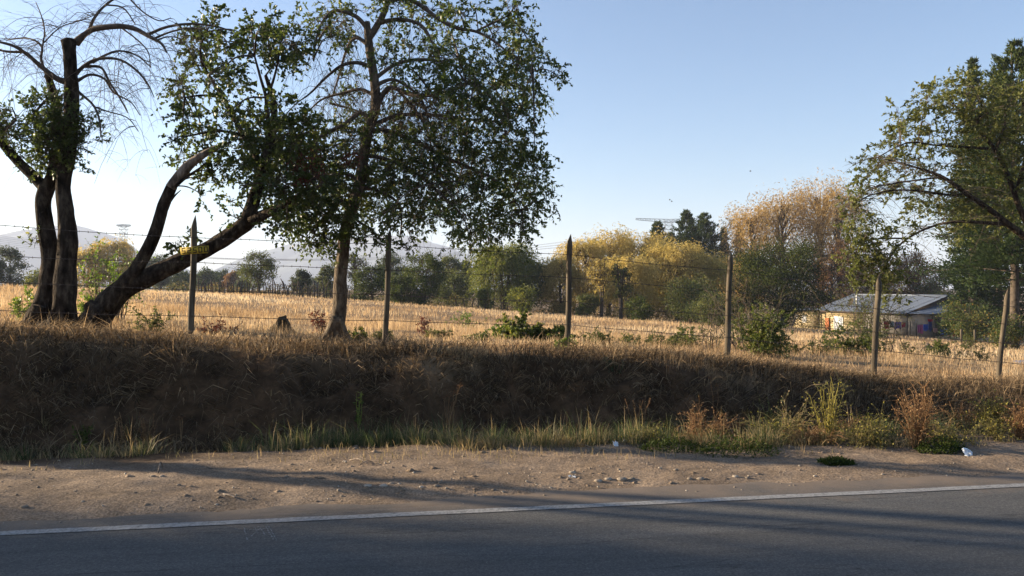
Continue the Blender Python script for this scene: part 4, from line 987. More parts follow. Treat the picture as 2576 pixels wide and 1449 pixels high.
# roadside grass between the dirt and the bank: tufts
mb = MB(); mbd = MB()
ntuft = 1500
s = rng.uniform(-7.2, 11, ntuft); edge_t = 8.15 - 0.85 * sstep(-1, 4.5, s) + 0.5 * fbm(s * 0.8, s * 0, 99, 3)
t = edge_t + np.abs(rng.normal(0, 0.45, ntuft))
dens_s = np.interp(s, [-6, -3.4, -3.1, -2.8, -2.3, -2.1, -1.5, -1.3, 1.6, 2.0, 3.6, 4.2, 10], [.4, .4, .08, .3, .3, .04, .04, .8, .75, .5, .55, .3, .3]) + 0.6 * fbm(s * 0.9, t * 0.9, 100, 3)
keep = (rng.random(ntuft) < dens_s) & (t < 9.5); s, t = s[keep], t[keep]
for si, ti in zip(s, t):
    n = rng.integers(14, 50); big = rng.uniform(0.45, 1.0) + 0.75 * rng.random() ** 4
    dry = np.clip(rng.normal(0.68 - 0.32 * float(sstep(8.0, 8.5, ti + 0.6 * float(sstep(0, 4, si)))), 0.22), 0.05, 1)
    q = rng.normal(0, 0.05 * big, (n, 2)); x, y = to_xy(si + q[:, 0], ti + q[:, 1])
    hh = rng.uniform(0.08, 0.27, n) * big * (1.2 if dry < 0.5 else 0.8)
    blades(mb, base_pts(x, y), hh, rng.uniform(0.0035, 0.0085, n), q * rng.uniform(0.6, 2.4, (n, 1)) + rng.normal(0, 0.035, (n, 2)), np.clip(dry + rng.normal(0, 0.18, n), 0, 1), 0.6)
    if rng.random() < 0.25:   # seed stalks
        k = rng.integers(1, 5); x, y = to_xy(si + rng.normal(0, .05, k), ti + rng.normal(0, .05, k))
        blades(mb, base_pts(x, y), rng.uniform(0.2, 0.48, k) * min(big, 1.1), 0.006, lean_of(k, 0.1), np.clip(rng.normal(.9, .1, k), 0, 1), 0.3)
s, t, x, y = scatter_st(14000, -8, 12, 6.9, 9.4, lambda s, t, x, y: (t > 7.55 - 0.75 * sstep(-1, 4.5, s) + 0.9 * fbm(s * 0.9, t * 0.5, 101, 3)) & (rng.random(len(s)) < 0.5 + fbm(s * 1.3, t * 1.3, 102, 2)))
blades(mb, base_pts(x, y), rng.uniform(0.03, 0.12, len(x)), rng.uniform(0.003, 0.007, len(x)), lean_of(len(x), 0.08), np.clip(rng.normal(0.8, 0.17, len(x)), 0, 1), 0.6)
o = mb.build('roadside_grass', M['green_grass']); o['kind'] = 'stuff'; o['label'] = 'green and yellowed grass along the foot of the bank'

# --- weeds that stand out one by one
def weed(name, label, dx, dy, hpx, kind, seed, mat, group=None, spread=1.0, n=8):
    b = hit(dx, dy); r = np.random.default_rng(seed); H = hpx * b[1] / FD
    o = empty(name, b, label, 'weed', group)
    st = MB(); lf = MB()
    a = r.uniform(0, 2 * math.pi, n)
    d = np.stack([np.cos(a) * r.uniform(.1, .5, n) * spread, np.sin(a) * r.uniform(.1, .5, n) * spread, np.ones(n)], 1)
    P = droop_paths(np.repeat(b[None] - [0, 0, .03], n, 0) + np.column_stack([r.normal(0, .03 * spread, (n, 2)), np.zeros(n)]), d, H * r.uniform(.5, 1.1, n), (.9 if kind == 'arch' else .05) * r.uniform(.2, 1, n), 7, .01)
    twigs(st, P, 0.005, 0.0022, 4, r.uniform(.6, 1))
    if kind == 'umbel':      # dry flower heads
        for p in P[:, -1]:
            m = 9; dd = unit(np.column_stack([r.normal(0, 1, (m, 2)), r.uniform(.3, 1, m)]))
            q = np.repeat(p[None], m, 0); twigs(st, np.stack([q, q + dd * .02, q + dd * .035], 1), .0016, .0012, 3, .3)
            leaves(lf, q + dd * .03, dd, .018, .012, r.uniform(0, .5, m))
        p, t_ = along(P, 3, lo=.3); k = len(p)
        leaves(lf, p, unit(t_ + rand_dir(k)), r.uniform(.02, .05, k), r.uniform(.004, .01, k), r.random(k))
    elif kind == 'leafy':
        p, t_ = along(P, 16, lo=.1); k = len(p)
        leaves(lf, p, unit(t_ * .4 + rand_dir(k) * .9), r.uniform(.035, .06, k), r.uniform(.012, .02, k), r.random(k))
    elif kind in ('arch', 'mustard'):
        p, t_ = along(P, 10, lo=.15); k = len(p)
        q = droop_paths(p, unit(t_ + rand_dir(k) * .8), r.uniform(.05, .24, k), .3, 4); twigs(st, q, .0026, .0014, 3, .7)
        leaves(lf, q[:, -1], rand_dir(k), .017, .013, 1.0)
        p, t_ = along(q, 3, lo=.2); k = len(p)
        leaves(lf, p, unit(t_ + rand_dir(k)), r.uniform(.015, .04, k), r.uniform(.004, .011, k), r.uniform(0, .8, k))
    elif kind == 'dock':
        p, t_ = along(P, 26, lo=.25); k = len(p)
        leaves(lf, p, unit(t_ * .6 + rand_dir(k)), r.uniform(.012, .03, k), r.uniform(.008, .014, k), r.random(k))
    elif kind == 'mat':
        k = 900; rr = np.sqrt(r.random(k)); aa = r.uniform(0, 2 * math.pi, k)
        R = 0.42 * spread; x = b[0] + np.cos(aa) * rr * R; y = b[1] + np.sin(aa) * rr * R * .5
        p = np.stack([x, y, gz(x, y) + 1.6 * H * r.uniform(.1, 1, k) * (1 - rr ** 2) * (.6 + .9 * r.random(k))], 1)
        leaves(lf, p, rand_dir(k) + [0, 0, .5], r.uniform(.02, .05, k), r.uniform(.008, .016, k), r.uniform(0, .5, k))
    st.build('stems', mat, o); lf.build('leaves', mat, o)
    return o
W = [('leafy_weed', 'tall green leafy weed shoot standing at the foot of the bank, left of centre', 905, 1075, 95, 'leafy', M['leaf_shoot'], .4, 4),
     ('dried_weed', 'dry brown umbel weed with bare stems against the bank, at centre', 1130, 1070, 105, 'umbel', M['weed_brown'], .8, 6),
     ('dried_weed', 'reddish dry dock weed in the grass at far left, right of the dark hollow', 305, 1130, 95, 'dock', M['weed_brown'], 1.0, 10),
     ('dried_weed', 'reddish dry dock weed beside another at left, nearer the leftmost post', 372, 1125, 95, 'dock', M['weed_brown'], .9, 10),
     ('dried_weed', 'single thin dry stalk just below the leftmost fence post', 455, 1115, 105, 'umbel', M['weed_brown'], .3, 2),
     ('dried_weed', 'brown bristly weed right of centre, below the third post', 1605, 1090, 105, 'dock', M['weed_brown'], 1.0, 9),
     ('dried_weed', 'single tall dry umbel stalk leaning right in front of the bank, below the fourth post', 1800, 1075, 135, 'umbel', M['weed_brown'], .3, 2),
     ('dried_weed', 'low brown weeds with upright stalks left of the dark green mat', 1760, 1075, 70, 'dock', M['weed_brown'], 1.2, 9),
     ('mustard_weed', 'tangled yellow-green mustard weed, leftmost of the tangled clumps at right', 1950, 1110, 110, 'arch', M['weed_green'], 1.6, 24),
     ('mustard_weed', 'tallest yellow-green mustard weed with upright dry stalks, below the fifth post', 2080, 1115, 175, 'mustard', M['weed_green'], .75, 20),
     ('mustard_weed', 'yellow-green mustard weed with arching stems beside the tallest clump', 2180, 1120, 120, 'arch', M['weed_green'], 1.4, 24),
     ('mustard_weed', 'reddish brown and green weed clump with a dry crest, right of the fifth post', 2310, 1125, 150, 'mustard', M['weed_brown'], 1.0, 36),
     ('mustard_weed', 'sprawling yellow-green weed with long arching stems near the white litter', 2395, 1120, 110, 'arch', M['weed_green'], 1.7, 24),
     ('dried_weed', 'straw-coloured weed thicket at the right edge of the roadside', 2500, 1095, 100, 'mustard', M['weed_green'], 1.1, 36),
     ('dried_weed', 'straw-coloured weed thicket cut off by the right edge', 2565, 1105, 105, 'mustard', M['weed_brown'], 1.1, 34),
     ('low_weed', 'low dark green mat of weeds at the dirt edge, larger of the pair', 1855, 1140, 26, 'mat', M['leaf_dark'], 1.0, 6),
     ('low_weed', 'low dark green mat of weeds at the dirt edge, left of the larger one', 1690, 1130, 18, 'mat', M['leaf_dark'], .8, 6),
     ('low_weed', 'small flat green weed alone on the dirt at right', 2105, 1168, 8, 'mat', M['leaf_dark'], .38, 4),
     ('leafy_weed', 'dark green leafy weed in the shaded hollow at far left', 215, 1115, 55, 'leafy', M['leaf_dark'], 1.2, 8),
     ('low_weed', 'green weed cushion behind the white litter at right', 2370, 1140, 22, 'mat', M['leaf_dark'], .6, 5),
     ('leafy_weed', 'small pale grey-green weed clinging high on the bank, below the third post', 1545, 935, 40, 'leafy', M['leaf_grey'], 1.4, 9),
     ('dried_weed', 'pale dry bushy weed on the bank face, right of the grey-green one', 1620, 990, 55, 'dock', M['dead_grass'], .9, 8)]
for i, (nme, lab, dx, dy, hp, kd, mt, sp, n) in enumerate(W): weed(nme, lab, dx, dy, hp, kd, 700 + i, mt, None, sp, n)
for i in range(16):     # the rest of the roadside tangle at right
    dx = 1640 + i * 58 + U(-20, 20); kd = ['arch', 'dock', 'mustard', 'arch'][i % 4]
    weed('tangled_weed', 'one of the dry tangled weeds filling the roadside thicket at right', dx, 1085 + U(-12, 30), U(55, 105), kd, 760 + i, [M['weed_green'], M['weed_brown'], M['weed_brown'], M['green_grass']][(i * 3 + i // 4) % 4], 'tangled weeds at right', U(1.1, 2.0), int(U(9, 20)))
# straw clump spilling over the lip of the bank
b = hit(1165, 905); mb = MB(); n = 900
q = rng.normal(0, 1, (n, 2)) * [.22, .12]; x, y = b[0] + q[:, 0], b[1] + .15 + q[:, 1]
blades(mb, base_pts(x, y), rng.uniform(.08, .22, n), rng.uniform(.003, .006, n), np.stack([rng.uniform(-.05, .2, n), -rng.uniform(.02, .22, n)], 1), rng.uniform(.6, 1, n), .9)
o = mb.build('straw_tuft', M['straw']); o['kind'] = 'stuff'; o['label'] = 'pale straw tuft spilling over the lip of the bank'

# --- bushes along the fence and shoots round the trunks
def bush(name, label, dx, dy, wpx, hpx, mat, seed, leaf=(.045, .02), dens=1.0, stems=14, wispy=0.0, Yv=None, group=None, tw_mat='twig', tnt=(0, 1)):
    b = hit(dx, dy) if Yv is None else np.array([(dx - 1288) / FD * Yv, Yv, 0])
    b[2] = ground(b[0], b[1])
    r = np.random.default_rng(seed); H = 1.3 * hpx * b[1] / FD; Wd = 1.35 * wpx * .5 * b[1] / FD
    o = empty(name, b, label, 'bush', group)
    st = MB(); lf = MB()
    a = r.uniform(0, 2 * math.pi, stems); q = r.uniform(.1, 1, stems)
    foot = np.repeat(b[None], stems, 0) + np.column_stack([r.normal(0, .25 * Wd, stems), r.normal(0, .2 * Wd, stems), np.full(stems, -.05)])
    d = np.stack([np.cos(a) * Wd * q, np.sin(a) * Wd * q * .8, H * r.uniform(.5, 1.1, stems) * (1.15 - .5 * q * (1 - wispy))], 1)
    L = np.linalg.norm(d, axis=1)
    P = droop_paths(foot, d, L, .15, 7, .015); twigs(st, P, .006 + .004 * H, .002, 4)
    p, t_ = along(P, 10, lo=.12); k = len(p)
    S = droop_paths(p, unit(t_ * .7 + rand_dir(k)), r.uniform(.12, .38, k) * max(H, .4), .2, 5, .02); twigs(st, S, .0035, .0014, 3)
    p, t_ = along(S, int(16 * dens), lo=.1); k = len(p)
    p[:, 2] = np.maximum(p[:, 2], gz(p[:, 0], p[:, 1]) + .02)
    sz = r.uniform(.7, 1.3, k)
    leaves(lf, p, unit(t_ * .6 + rand_dir(k)), leaf[0] * sz, leaf[1] * sz, r.uniform(*tnt, k) * .6 + np.repeat(r.uniform(0, .4, len(S)), int(16 * dens)))
    st.build('stems', M[tw_mat], o); lf.build('foliage', mat, o)
    return o
BU = [('low_bush', 'low dark green leafy bush left of the third fence post', 1345, 858, 150, 62, M['leaf'], (.055, .03), 2.4, 26, 0),
      ('low_bush', 'sprawling bright green leafy end of growth left of the low dark bush', 1265, 852, 60, 36, M['leaf_shoot'], (.05, .022), 1.2, 10, .4),
      ('low_bush', 'dense green bush right of the fourth fence post', 1912, 895, 120, 105, M['leaf'], (.045, .022), 2.6, 34, .2),
      ('thorn_bush', 'sparse thorny bush with long bare stems right behind the fourth post', 1880, 880, 190, 150, M['leaf_olive'], (.03, .014), .7, 20, 1.0),
      ('thorn_bush', 'sparse brownish thorn bush left of the fourth post', 1790, 885, 90, 105, M['leaf_olive'], (.028, .013), .6, 12, 1.0),
      ('low_bush', 'small green bush midway between the third and fourth posts', 1715, 872, 90, 52, M['leaf'], (.045, .02), 1.6, 16, .2),
      ('thorn_bush', 'tall wispy bush around the fifth fence post with upright shoots', 2185, 890, 190, 160, M['leaf_olive'], (.04, .018), 1.6, 34, .9),
      ('low_bush', 'dark low bush at the foot of the fifth fence post', 2150, 893, 120, 70, M['leaf'], (.045, .022), 2.0, 26, .2),
      ('seedling', 'small green seedling bush right of the middle tree trunk', 895, 862, 60, 36, M['leaf'], (.045, .02), 1.0, 10, .3),
      ('seedling', 'red-leaved seedling at the left foot of the middle tree', 803, 838, 34, 52, M['leaf_red'], (.045, .028), .3, 8, .4),
      ('seedling', 'red-leaved seedling right of the second post', 1066, 842, 36, 42, M['leaf_red'], (.045, .028), .3, 7, .5),
      ('seedling', 'sprawling red-leaved seedling right of the leftmost post', 545, 838, 60, 36, M['leaf_red'], (.04, .024), .3, 8, .6),
      ('seedling', 'bright green shoots at the far left foot of the double-trunked tree', 62, 812, 60, 80, M['leaf_shoot'], (.05, .024), .6, 9, .6),
      ('seedling', 'bright green shoots between the two left trees', 218, 800, 46, 60, M['leaf_shoot'], (.05, .024), .6, 8, .6),
      ('seedling', 'tall bright green shoots behind the forked limbs of the leaning tree', 285, 812, 120, 165, M['leaf_shoot'], (.055, .026), .55, 20, .8),
      ('seedling', 'small grey-green seedling under the leaning tree, left of the leftmost post', 378, 835, 60, 60, M['leaf_olive'], (.04, .02), .6, 8, .5),
      ('seedling', 'green sprig in the grass beside the third post foot', 1420, 880, 40, 30, M['leaf_shoot'], (.04, .016), .8, 7, .4),
      ('low_bush', 'dark little bush beside the pale stump in the right field', 2362, 893, 50, 34, M['leaf'], (.05, .024), 1.6, 14, .2),
      ('low_bush', 'low scrub in the right field left of the sixth post', 2430, 880, 70, 34, M['leaf_olive'], (.05, .022), .9, 14, .4),
      ('seedling', 'loose green sprigs in the field beyond the second and third posts', 1170, 822, 90, 36, M['leaf_shoot'], (.05, .022), .5, 9, .6),
      ('low_bush', 'olive scrub at the left of the fourth post bush, low in the straw', 1500, 870, 80, 40, M['leaf_olive'], (.04, .016), .6, 14, .5)]
for i, (nme, lab, dx, dy, wp, hp, mt, lfz, dn, stn, ws) in enumerate(BU): bush(nme, lab, dx, dy, wp, hp, mt, 800 + i, lfz, dn, stn, ws)

for i, (dx, dy, wp, hp) in enumerate([(1480, 868, 70, 30), (1590, 872, 60, 28), (1640, 874, 56, 40), (1690, 880, 50, 34), (1990, 890, 60, 36), (2060, 892, 70, 44), (2290, 896, 60, 30), (2390, 905, 70, 34), (2470, 910, 60, 30), (1100, 850, 50, 22), (1210, 858, 50, 24), (960, 852, 40, 20)]):
    bush('low_scrub', 'one of the low olive sprigs scattered in the straw along the fence', dx, dy, wp, hp, [M['leaf_olive'], M['leaf'], M['leaf_olive']][i % 3], 860 + i, (.035, .016), .8, 12, .5, None, 'low sprigs along the fence')

# ------------------------------------------------------------------ stump, stones, litter
def rock(name, label, cat, c, rx, ry, rz, seed, mat, group=None, jag=.35, sub=3, sink=.35):
    import bmesh
    bm = bmesh.new(); bmesh.ops.create_icosphere(bm, subdivisions=sub, radius=1)
    v = np.array([q.co for q in bm.verts]); f = np.array([[q.index for q in p.verts] for p in bm.faces]); bm.free()
    nn = fbm(v[:, 0] * 1.3 + seed * 3.1, v[:, 1] * 1.3 + v[:, 2] * 1.7, seed, 3)
    v = v * (1 + jag * nn)[:, None] * [rx, ry, rz]
    ang = rng.uniform(0, 6.28); ca, sa = math.cos(ang), math.sin(ang)
    cc = np.array(c, float); cc[2] = ground(c[0], c[1])
    mb = MB(); mb.add(v + [0, 0, rz * (1 - 2 * sink)] + cc, f, None, rng.random())
    o = mb.build(name, mat, smooth=True); origin_to(o, cc); tag(o, label, cat, group)
    return o
M['stump'] = noise_mat('stump_bark', [(0.3, (0.03, 0.022, 0.015)), (0.55, (0.08, 0.06, 0.035)), (0.72, (0.17, 0.14, 0.09))], 8, 7, .95, 1.0, .03, 20)
M['stump_pale'] = noise_mat('pale_stump', [(0.3, (0.06, 0.045, 0.035)), (0.55, (0.18, 0.135, 0.11)), (0.72, (0.36, 0.29, 0.25))], 7, 7, .95, 1.0, .03, 16)
b = hit(700, 838); st_e = empty('tree_stump', b, 'dark mossy cut tree stump in the straw between the leftmost posts', 'stump')
H = 42 * b[1] / FD; mb = MB(); seg = 22; a = np.linspace(0, 2 * math.pi, seg, endpoint=False)
prof = [(-.05, 1.25), (.02, 1.12), (.2, .95), (.45, .82), (.7, .7), (.9, .5)]
rings = []
for i, (hh, rr) in enumerate(prof):
    w = .25 * rr * (1 + .8 * fbm(np.cos(a) * 2.2 + 5, np.sin(a) * 2.2 + i * .9, 88, 3))
    tilt = np.clip(.78 + .5 * np.cos(a + .2) + .3 * fbm(np.cos(a) * 3, np.sin(a) * 3 + i, 89, 2), .2, 1.2)
    rings.append(b + np.stack([np.cos(a) * w + .03 * hh, np.sin(a) * w, hh * H * (tilt if i > 2 else np.ones(seg))], 1))
V = np.array(rings).reshape(-1, 3); idx = np.arange(len(V)).reshape(-1, seg)
f = np.stack([idx[:-1], np.roll(idx[:-1], -1, 1), np.roll(idx[1:], -1, 1), idx[1:]], -1).reshape(-1, 4)
mb.add(V, None, f); mb.build('bark', M['stump'], st_e, smooth=True)
mb = MB(); tp = rings[-1]; mb.add(np.vstack([tp, tp.mean(0)]), [[i, (i + 1) % seg, seg] for i in range(seg)], None); mb.build('cut_face', M['bark'], st_e)
rock('old_stump', 'weathered pale pinkish stump in the right field', 'stump', hit(2332, 886), .24, .2, .2, 31, M['stump_pale'], None, 1.0, 4, .3)

stones = [(385, 1200, 14), (408, 1199, 15), (450, 1222, 12), (62, 1277, 20), (208, 1264, 10), (340, 1240, 10), (965, 1223, 22), (985, 1217, 16), (1004, 1218, 9), (925, 1224, 22), (1242, 1234, 13), (1265, 1240, 10), (1060, 1226, 14), (1098, 1225, 16), (1700, 1183, 14), (1735, 1206, 16), (1762, 1206, 20), (1505, 1212, 22), (1530, 1207, 20), (1565, 1208, 26), (1590, 1207, 20), (1440, 1190, 18), (1850, 1200, 16), (1880, 1203, 14), (1955, 1214, 8), (720, 1200, 12), (545, 1270, 10), (860, 1250, 9), (1385, 1228, 9), (1350, 1220, 7), (1660, 1178, 10), (1110, 1210, 7), (2220, 1195, 9), (2050, 1200, 10)]
for i, (dx, dy, wpx) in enumerate(stones):
    p = hit(dx, dy); w = wpx * p[1] / FD * .5
    yel = dx == 1700
    o = rock('stone', 'yellowish stone on the dirt shoulder below the fourth post' if yel else 'rounded stone half sunk in the dirt shoulder beside the road', 'stone', p, w, w * .8, w * .42, 900 + i, M['stone'], 'stones lying on the dirt shoulder', .3, 2, .38)
# gravel too small to count
mb = MB(); n = 5200
s, t, x, y = scatter_st(n, -7.5, 9.5, 5.85, 8.3, lambda s, t, x, y: rng.random(len(s)) < .35 + 1.2 * fbm(s * 1.1, t * 2.2, 103, 3) + .4 * np.exp(-((t - 6.35) / .25) ** 2))
n = len(x); r = .003 + .011 * rng.random(n) ** 4 + .002 * rng.random(n)
c = np.stack([x, y, np.maximum(gz(x, y), np.where(t < 6.3, .0, -1)) + r * .25], 1)
o6 = np.array([[1, 0, 0], [-1, 0, 0], [0, 1, 0], [0, -1, 0], [0, 0, .75], [0, 0, -.75]])
V = c[:, None, :] + o6[None] * r[:, None, None] * rng.uniform(.7, 1.25, (n, 6, 1)); i = np.arange(n)[:, None] * 6
F = np.concatenate([i + np.array(q) for q in ([0, 2, 4], [2, 1, 4], [1, 3, 4], [3, 0, 4], [2, 0, 5], [1, 2, 5], [3, 1, 5], [0, 3, 5])])
mb.add(V.reshape(-1, 3), F, None, np.repeat(rng.random(n), 6)); o = mb.build('gravel', M['stone']); o['kind'] = 'stuff'; o['label'] = 'loose gravel and grit on the dirt shoulder'
# clods and trampled lumps of the same dirt
mb = MB(); s, t, x, y = scatter_st(2600, -7.5, 9.5, 6.1, 8.4, lambda s, t, x, y: rng.random(len(s)) < .35 + 1.6 * fbm(s * .8, t * 2.0, 104, 3))
n = len(x); r = .008 + .03 * rng.random(n) ** 3
c = np.stack([x, y, gz(x, y) - r * .1], 1)
o6 = np.array([[1.5, 0, 0], [-1.5, 0, 0], [0, 1, 0], [0, -1, 0], [0, 0, .6], [0, 0, -.6]])
V = c[:, None, :] + o6[None] * r[:, None, None] * rng.uniform(.6, 1.3, (n, 6, 1)); i = np.arange(n)[:, None] * 6
F = np.concatenate([i + np.array(q) for q in ([0, 2, 4], [2, 1, 4], [1, 3, 4], [3, 0, 4], [2, 0, 5], [1, 2, 5], [3, 1, 5], [0, 3, 5])])
mb.add(V.reshape(-1, 3), F, None, 0.0); o = mb.build('dirt_clods', bpy.data.materials['earth'], smooth=True); o['kind'] = 'stuff'; o['label'] = 'small clods and trampled lumps of the dirt shoulder'
# sticks
def stick(label, a_, b_, r=.006, arch=.0):
    p, q = hit(*a_), hit(*b_); mb = MB(); m = (p + q) / 2 + [0, 0, .012 + arch]
    tube(mb, [p + [0, 0, .006], m, q + [0, 0, .008]], [r, r * 1.1, r * .6], 6, 4, .2, 4)
    o = mb.build('stick', M['bare_wood'], smooth=True); origin_to(o, p); tag(o, label, 'stick')
stick('pale dry stick lying on the dirt shoulder, nearest the white line', (562, 1246), (594, 1255), .008)
stick('short dry twig bent upward on the dirt at left, casting a thin shadow', (398, 1192), (410, 1178), .006, .06)
stick('straw-coloured stick in front of the roadside grass at centre', (1450, 1120), (1490, 1128), .005)
stick('dry stick lying across the dirt edge left of centre', (880, 1160), (925, 1168), .005, .02)
stick('second dry stick crossing near the other left of centre', (905, 1172), (940, 1166), .004, .02)
def litter(label, dx, dy, w, h, seed):
    p = hit(dx, dy); r = np.random.default_rng(seed); g = 7; s_ = p[1] / FD
    u, v = np.meshgrid(np.linspace(-.5, .5, g), np.linspace(0, 1, g), indexing='ij')
    V = np.stack([p[0] + u * w * s_ + r.normal(0, .004, u.shape), p[1] + v * .07 + r.normal(0, .01, u.shape), p[2] - .01 + v * h * s_ + r.normal(0, .008, u.shape)], -1).reshape(-1, 3)
    idx = np.arange(g * g).reshape(g, g); f = np.stack([idx[:-1, :-1], idx[1:, :-1], idx[1:, 1:], idx[:-1, 1:]], -1).reshape(-1, 4)
    mb = MB(); mb.add(np.vstack([V, V + [0, .002, .001]]), None, np.vstack([f, f[:, ::-1] + g * g])); o = mb.build('litter', M['paper']); origin_to(o, p); tag(o, label, 'litter')
litter('white crumpled cup in the weeds below the third post', 1550, 1123, 13, 11, 1)
litter('small white scrap beside the crumpled cup', 1573, 1112, 8, 5, 2)
litter('white folded carton on the dirt at right', 2440, 1147, 20, 17, 3)
litter('tiny white scrap under the tallest mustard weed', 2072, 1107, 9, 5, 4)
litter('flat torn paper on the dirt shoulder right of centre', 1440, 1203, 18, 4, 5)
litter('white plastic bag in the grass at the far right edge', 2566, 915, 30, 9, 6)

# ------------------------------------------------------------------ trees round the field
def far_tree(name, label, dx, top, w, Y, kind, mat, seed, base=None, dens=1.0, lift=0.22, group=None, bark='bark_far', bare=0.0):
    r = np.random.default_rng(seed)
    X = (dx - 1288) / FD * Y; b = np.array([X, Y, ground(X, Y)])
    ztop = CZ - (top - 724.5) / FD * Y; H = max(ztop - b[2], 1.0) * (1.0 if kind == 'pine' else 1.08); Wd = w * .5 * Y / FD * (1.0 if kind == 'pine' else 1.1)
    o = empty(name, b, label, 'bush' if kind == 'shrub' else 'tree', group)
    tr = MB(); lf = MB(); ls = Y * 0.0021
    if kind == 'pine':
        ls *= 1.75 if Y < 80 else 1.35
        tube(tr, [b - [0, 0, .3], b + [r.normal(0, .05), 0, H * .5], b + [r.normal(0, .1), 0, H]], [H * .015, H * .010, H * .002], 8, 5, .05, seed)
        nw = int(H * 1.55)
        for k in range(nw):
            u = lift * .5 + (1 - lift * .5) * (k + .5) / nw; z = b[2] + H * u
            R = Wd * min(1.0, (1 - u) * 1.35) ** .8 * r.uniform(.55, 1.2) + .1
            nb = r.integers(4, 7); a = r.uniform(0, 6.28) + np.arange(nb) * 6.28 / nb + r.normal(0, .25, nb)
            d = np.stack([np.cos(a), np.sin(a), np.full(nb, .35 - .35 * (1 - u))], 1)
            P = droop_paths(np.repeat(np.array([[b[0], b[1], z]]), nb, 0), d, R * r.uniform(.7, 1.15, nb), .12 - .25 * u, 5, .02)
            twigs(tr, P, .012 + .008 * R, .006, 3)
            m = int((22 + 30 * R) * dens); p, t_ = along(P, m, lo=.25); n = len(p)
            p = p + r.normal(0, 1, (n, 3)) * [.09 * R + .06, .09 * R + .06, .035 * R + .06]
            leaves(lf, p, unit(t_ * .9 + rand_dir(n) * .7 + [0, 0, .45]), ls * r.uniform(.9, 1.9, n), ls * r.uniform(.3, .55, n), r.uniform(0, 1, n) * .6 + .4 * u)
    else:
        sh = kind == 'shrub'
        hb = .02 if sh else lift
        ns = 3 if sh else r.integers(1, 4) if kind != 'bare' else r.integers(2, 5)
        tips = []
        for k in range(ns):
            q = r.uniform(-.25, .25, 2) * Wd * (.6 if ns > 1 else .2)
            P = [b + [q[0] * .2, q[1] * .2, -.2], b + [q[0] * .6, q[1] * .6, H * .25], b + [q[0] * 1.2, q[1] * 1.2, H * .55], b + [q[0] * 1.8, q[1] * 1.8, H * .85]]
            pp, _ = tube(tr, P, [.022 * H + .03, .016 * H + .02, .01 * H + .01, .01], 7, 4, .1, seed + k); tips.append(pp)
        tips = np.vstack(tips)
        nc = int((26 if sh else 46) * (1 + .5 * (w > 120)))
        wl_ = kind == 'willow'
        if wl_: nc = int(nc * 1.5)
        d0 = unit(r.normal(0, 1, (nc, 3)) + [0, 0, .35 * wl_]); rad = np.cbrt(r.uniform(.35 if wl_ else .1, 1, nc))[:, None]
        bump = 1 + .5 * fbm(d0[:, 0] * 2.2 + seed, d0[:, 2] * 2.2 + d0[:, 1], seed, 2)[:, None]
        cz = b[2] + H * (hb + (1 - hb) * .5)
        C = np.array([b[0], b[1], cz + .05 * H * wl_]) + d0 * rad * bump * [Wd * .9, Wd * .8, H * (1 - hb) * .50]
        C[:, 2] = np.maximum(np.minimum(C[:, 2], b[2] + H * .93), gz(C[:, 0], C[:, 1]) + .15)
        j = np.argmin(np.linalg.norm(tips[None] - C[:, None] + [0, 0, H * .12], axis=2), 1)
        p0 = tips[j]; twigs(tr, np.stack([p0, (p0 + C) / 2 + [0, 0, .06 * H], C], 1), .008 * H + .006, .01, 4)
        if kind == 'willow':
            ns_ = int(24 * dens)
            for c in C:
                st = c + r.normal(0, 1, (ns_, 3)) * [Wd * .16, Wd * .16, H * .06]
                L = np.minimum(r.uniform(.12, .34, ns_) * H, np.maximum(st[:, 2] - b[2] - .3, .4))
                a = np.arctan2(st[:, 1] - b[1], st[:, 0] - b[0]) + r.normal(0, .5, ns_)
                d = np.stack([np.cos(a) * .35, np.sin(a) * .35, np.full(ns_, .35)], 1)
                P = droop_paths(st, d, L, 1.2, 6)
                p, t_ = along(P, 9, lo=.0); n = len(p)
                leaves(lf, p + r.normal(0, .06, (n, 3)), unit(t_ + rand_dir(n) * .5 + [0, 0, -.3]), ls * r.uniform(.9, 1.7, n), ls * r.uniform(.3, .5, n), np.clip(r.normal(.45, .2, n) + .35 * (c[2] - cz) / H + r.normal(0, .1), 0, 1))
        else:
            m = int((70 if kind == 'bare' else 150) * dens)
            for c in C:
                cr = (.16 if not sh else .2) * min(Wd, H * .6) * r.uniform(.7, 1.3)
                n = max(8, int(m * r.uniform(.5, 1.3)))
                if bare and r.random() < bare: n = n // 5
                p = c + r.normal(0, 1, (n, 3)) * [cr, cr, cr * .75]
                p[:, 2] = np.maximum(p[:, 2], gz(p[:, 0], p[:, 1]) + .05)
                leaves(lf, p, rand_dir(n) + [0, 0, -.1], ls * r.uniform(.7, 1.4, n), ls * r.uniform(.4, .75, n), np.clip(r.normal(.45, .2, n) + r.normal(0, .14), 0, 1))
                k = 10 if kind == 'bare' else 4
                e = c + unit(r.normal(0, 1, (k, 3)) + [0, 0, .5]) * cr * r.uniform(1.2, 2.4, (k, 1)); twigs(tr, np.stack([np.repeat(c[None], k, 0), (c + e) / 2, e], 1), .012 + .0001 * Y, .006, 3)
    tr.build('trunk', M[bark], o, smooth=True); lf.build('crown', mat, o)
    return o
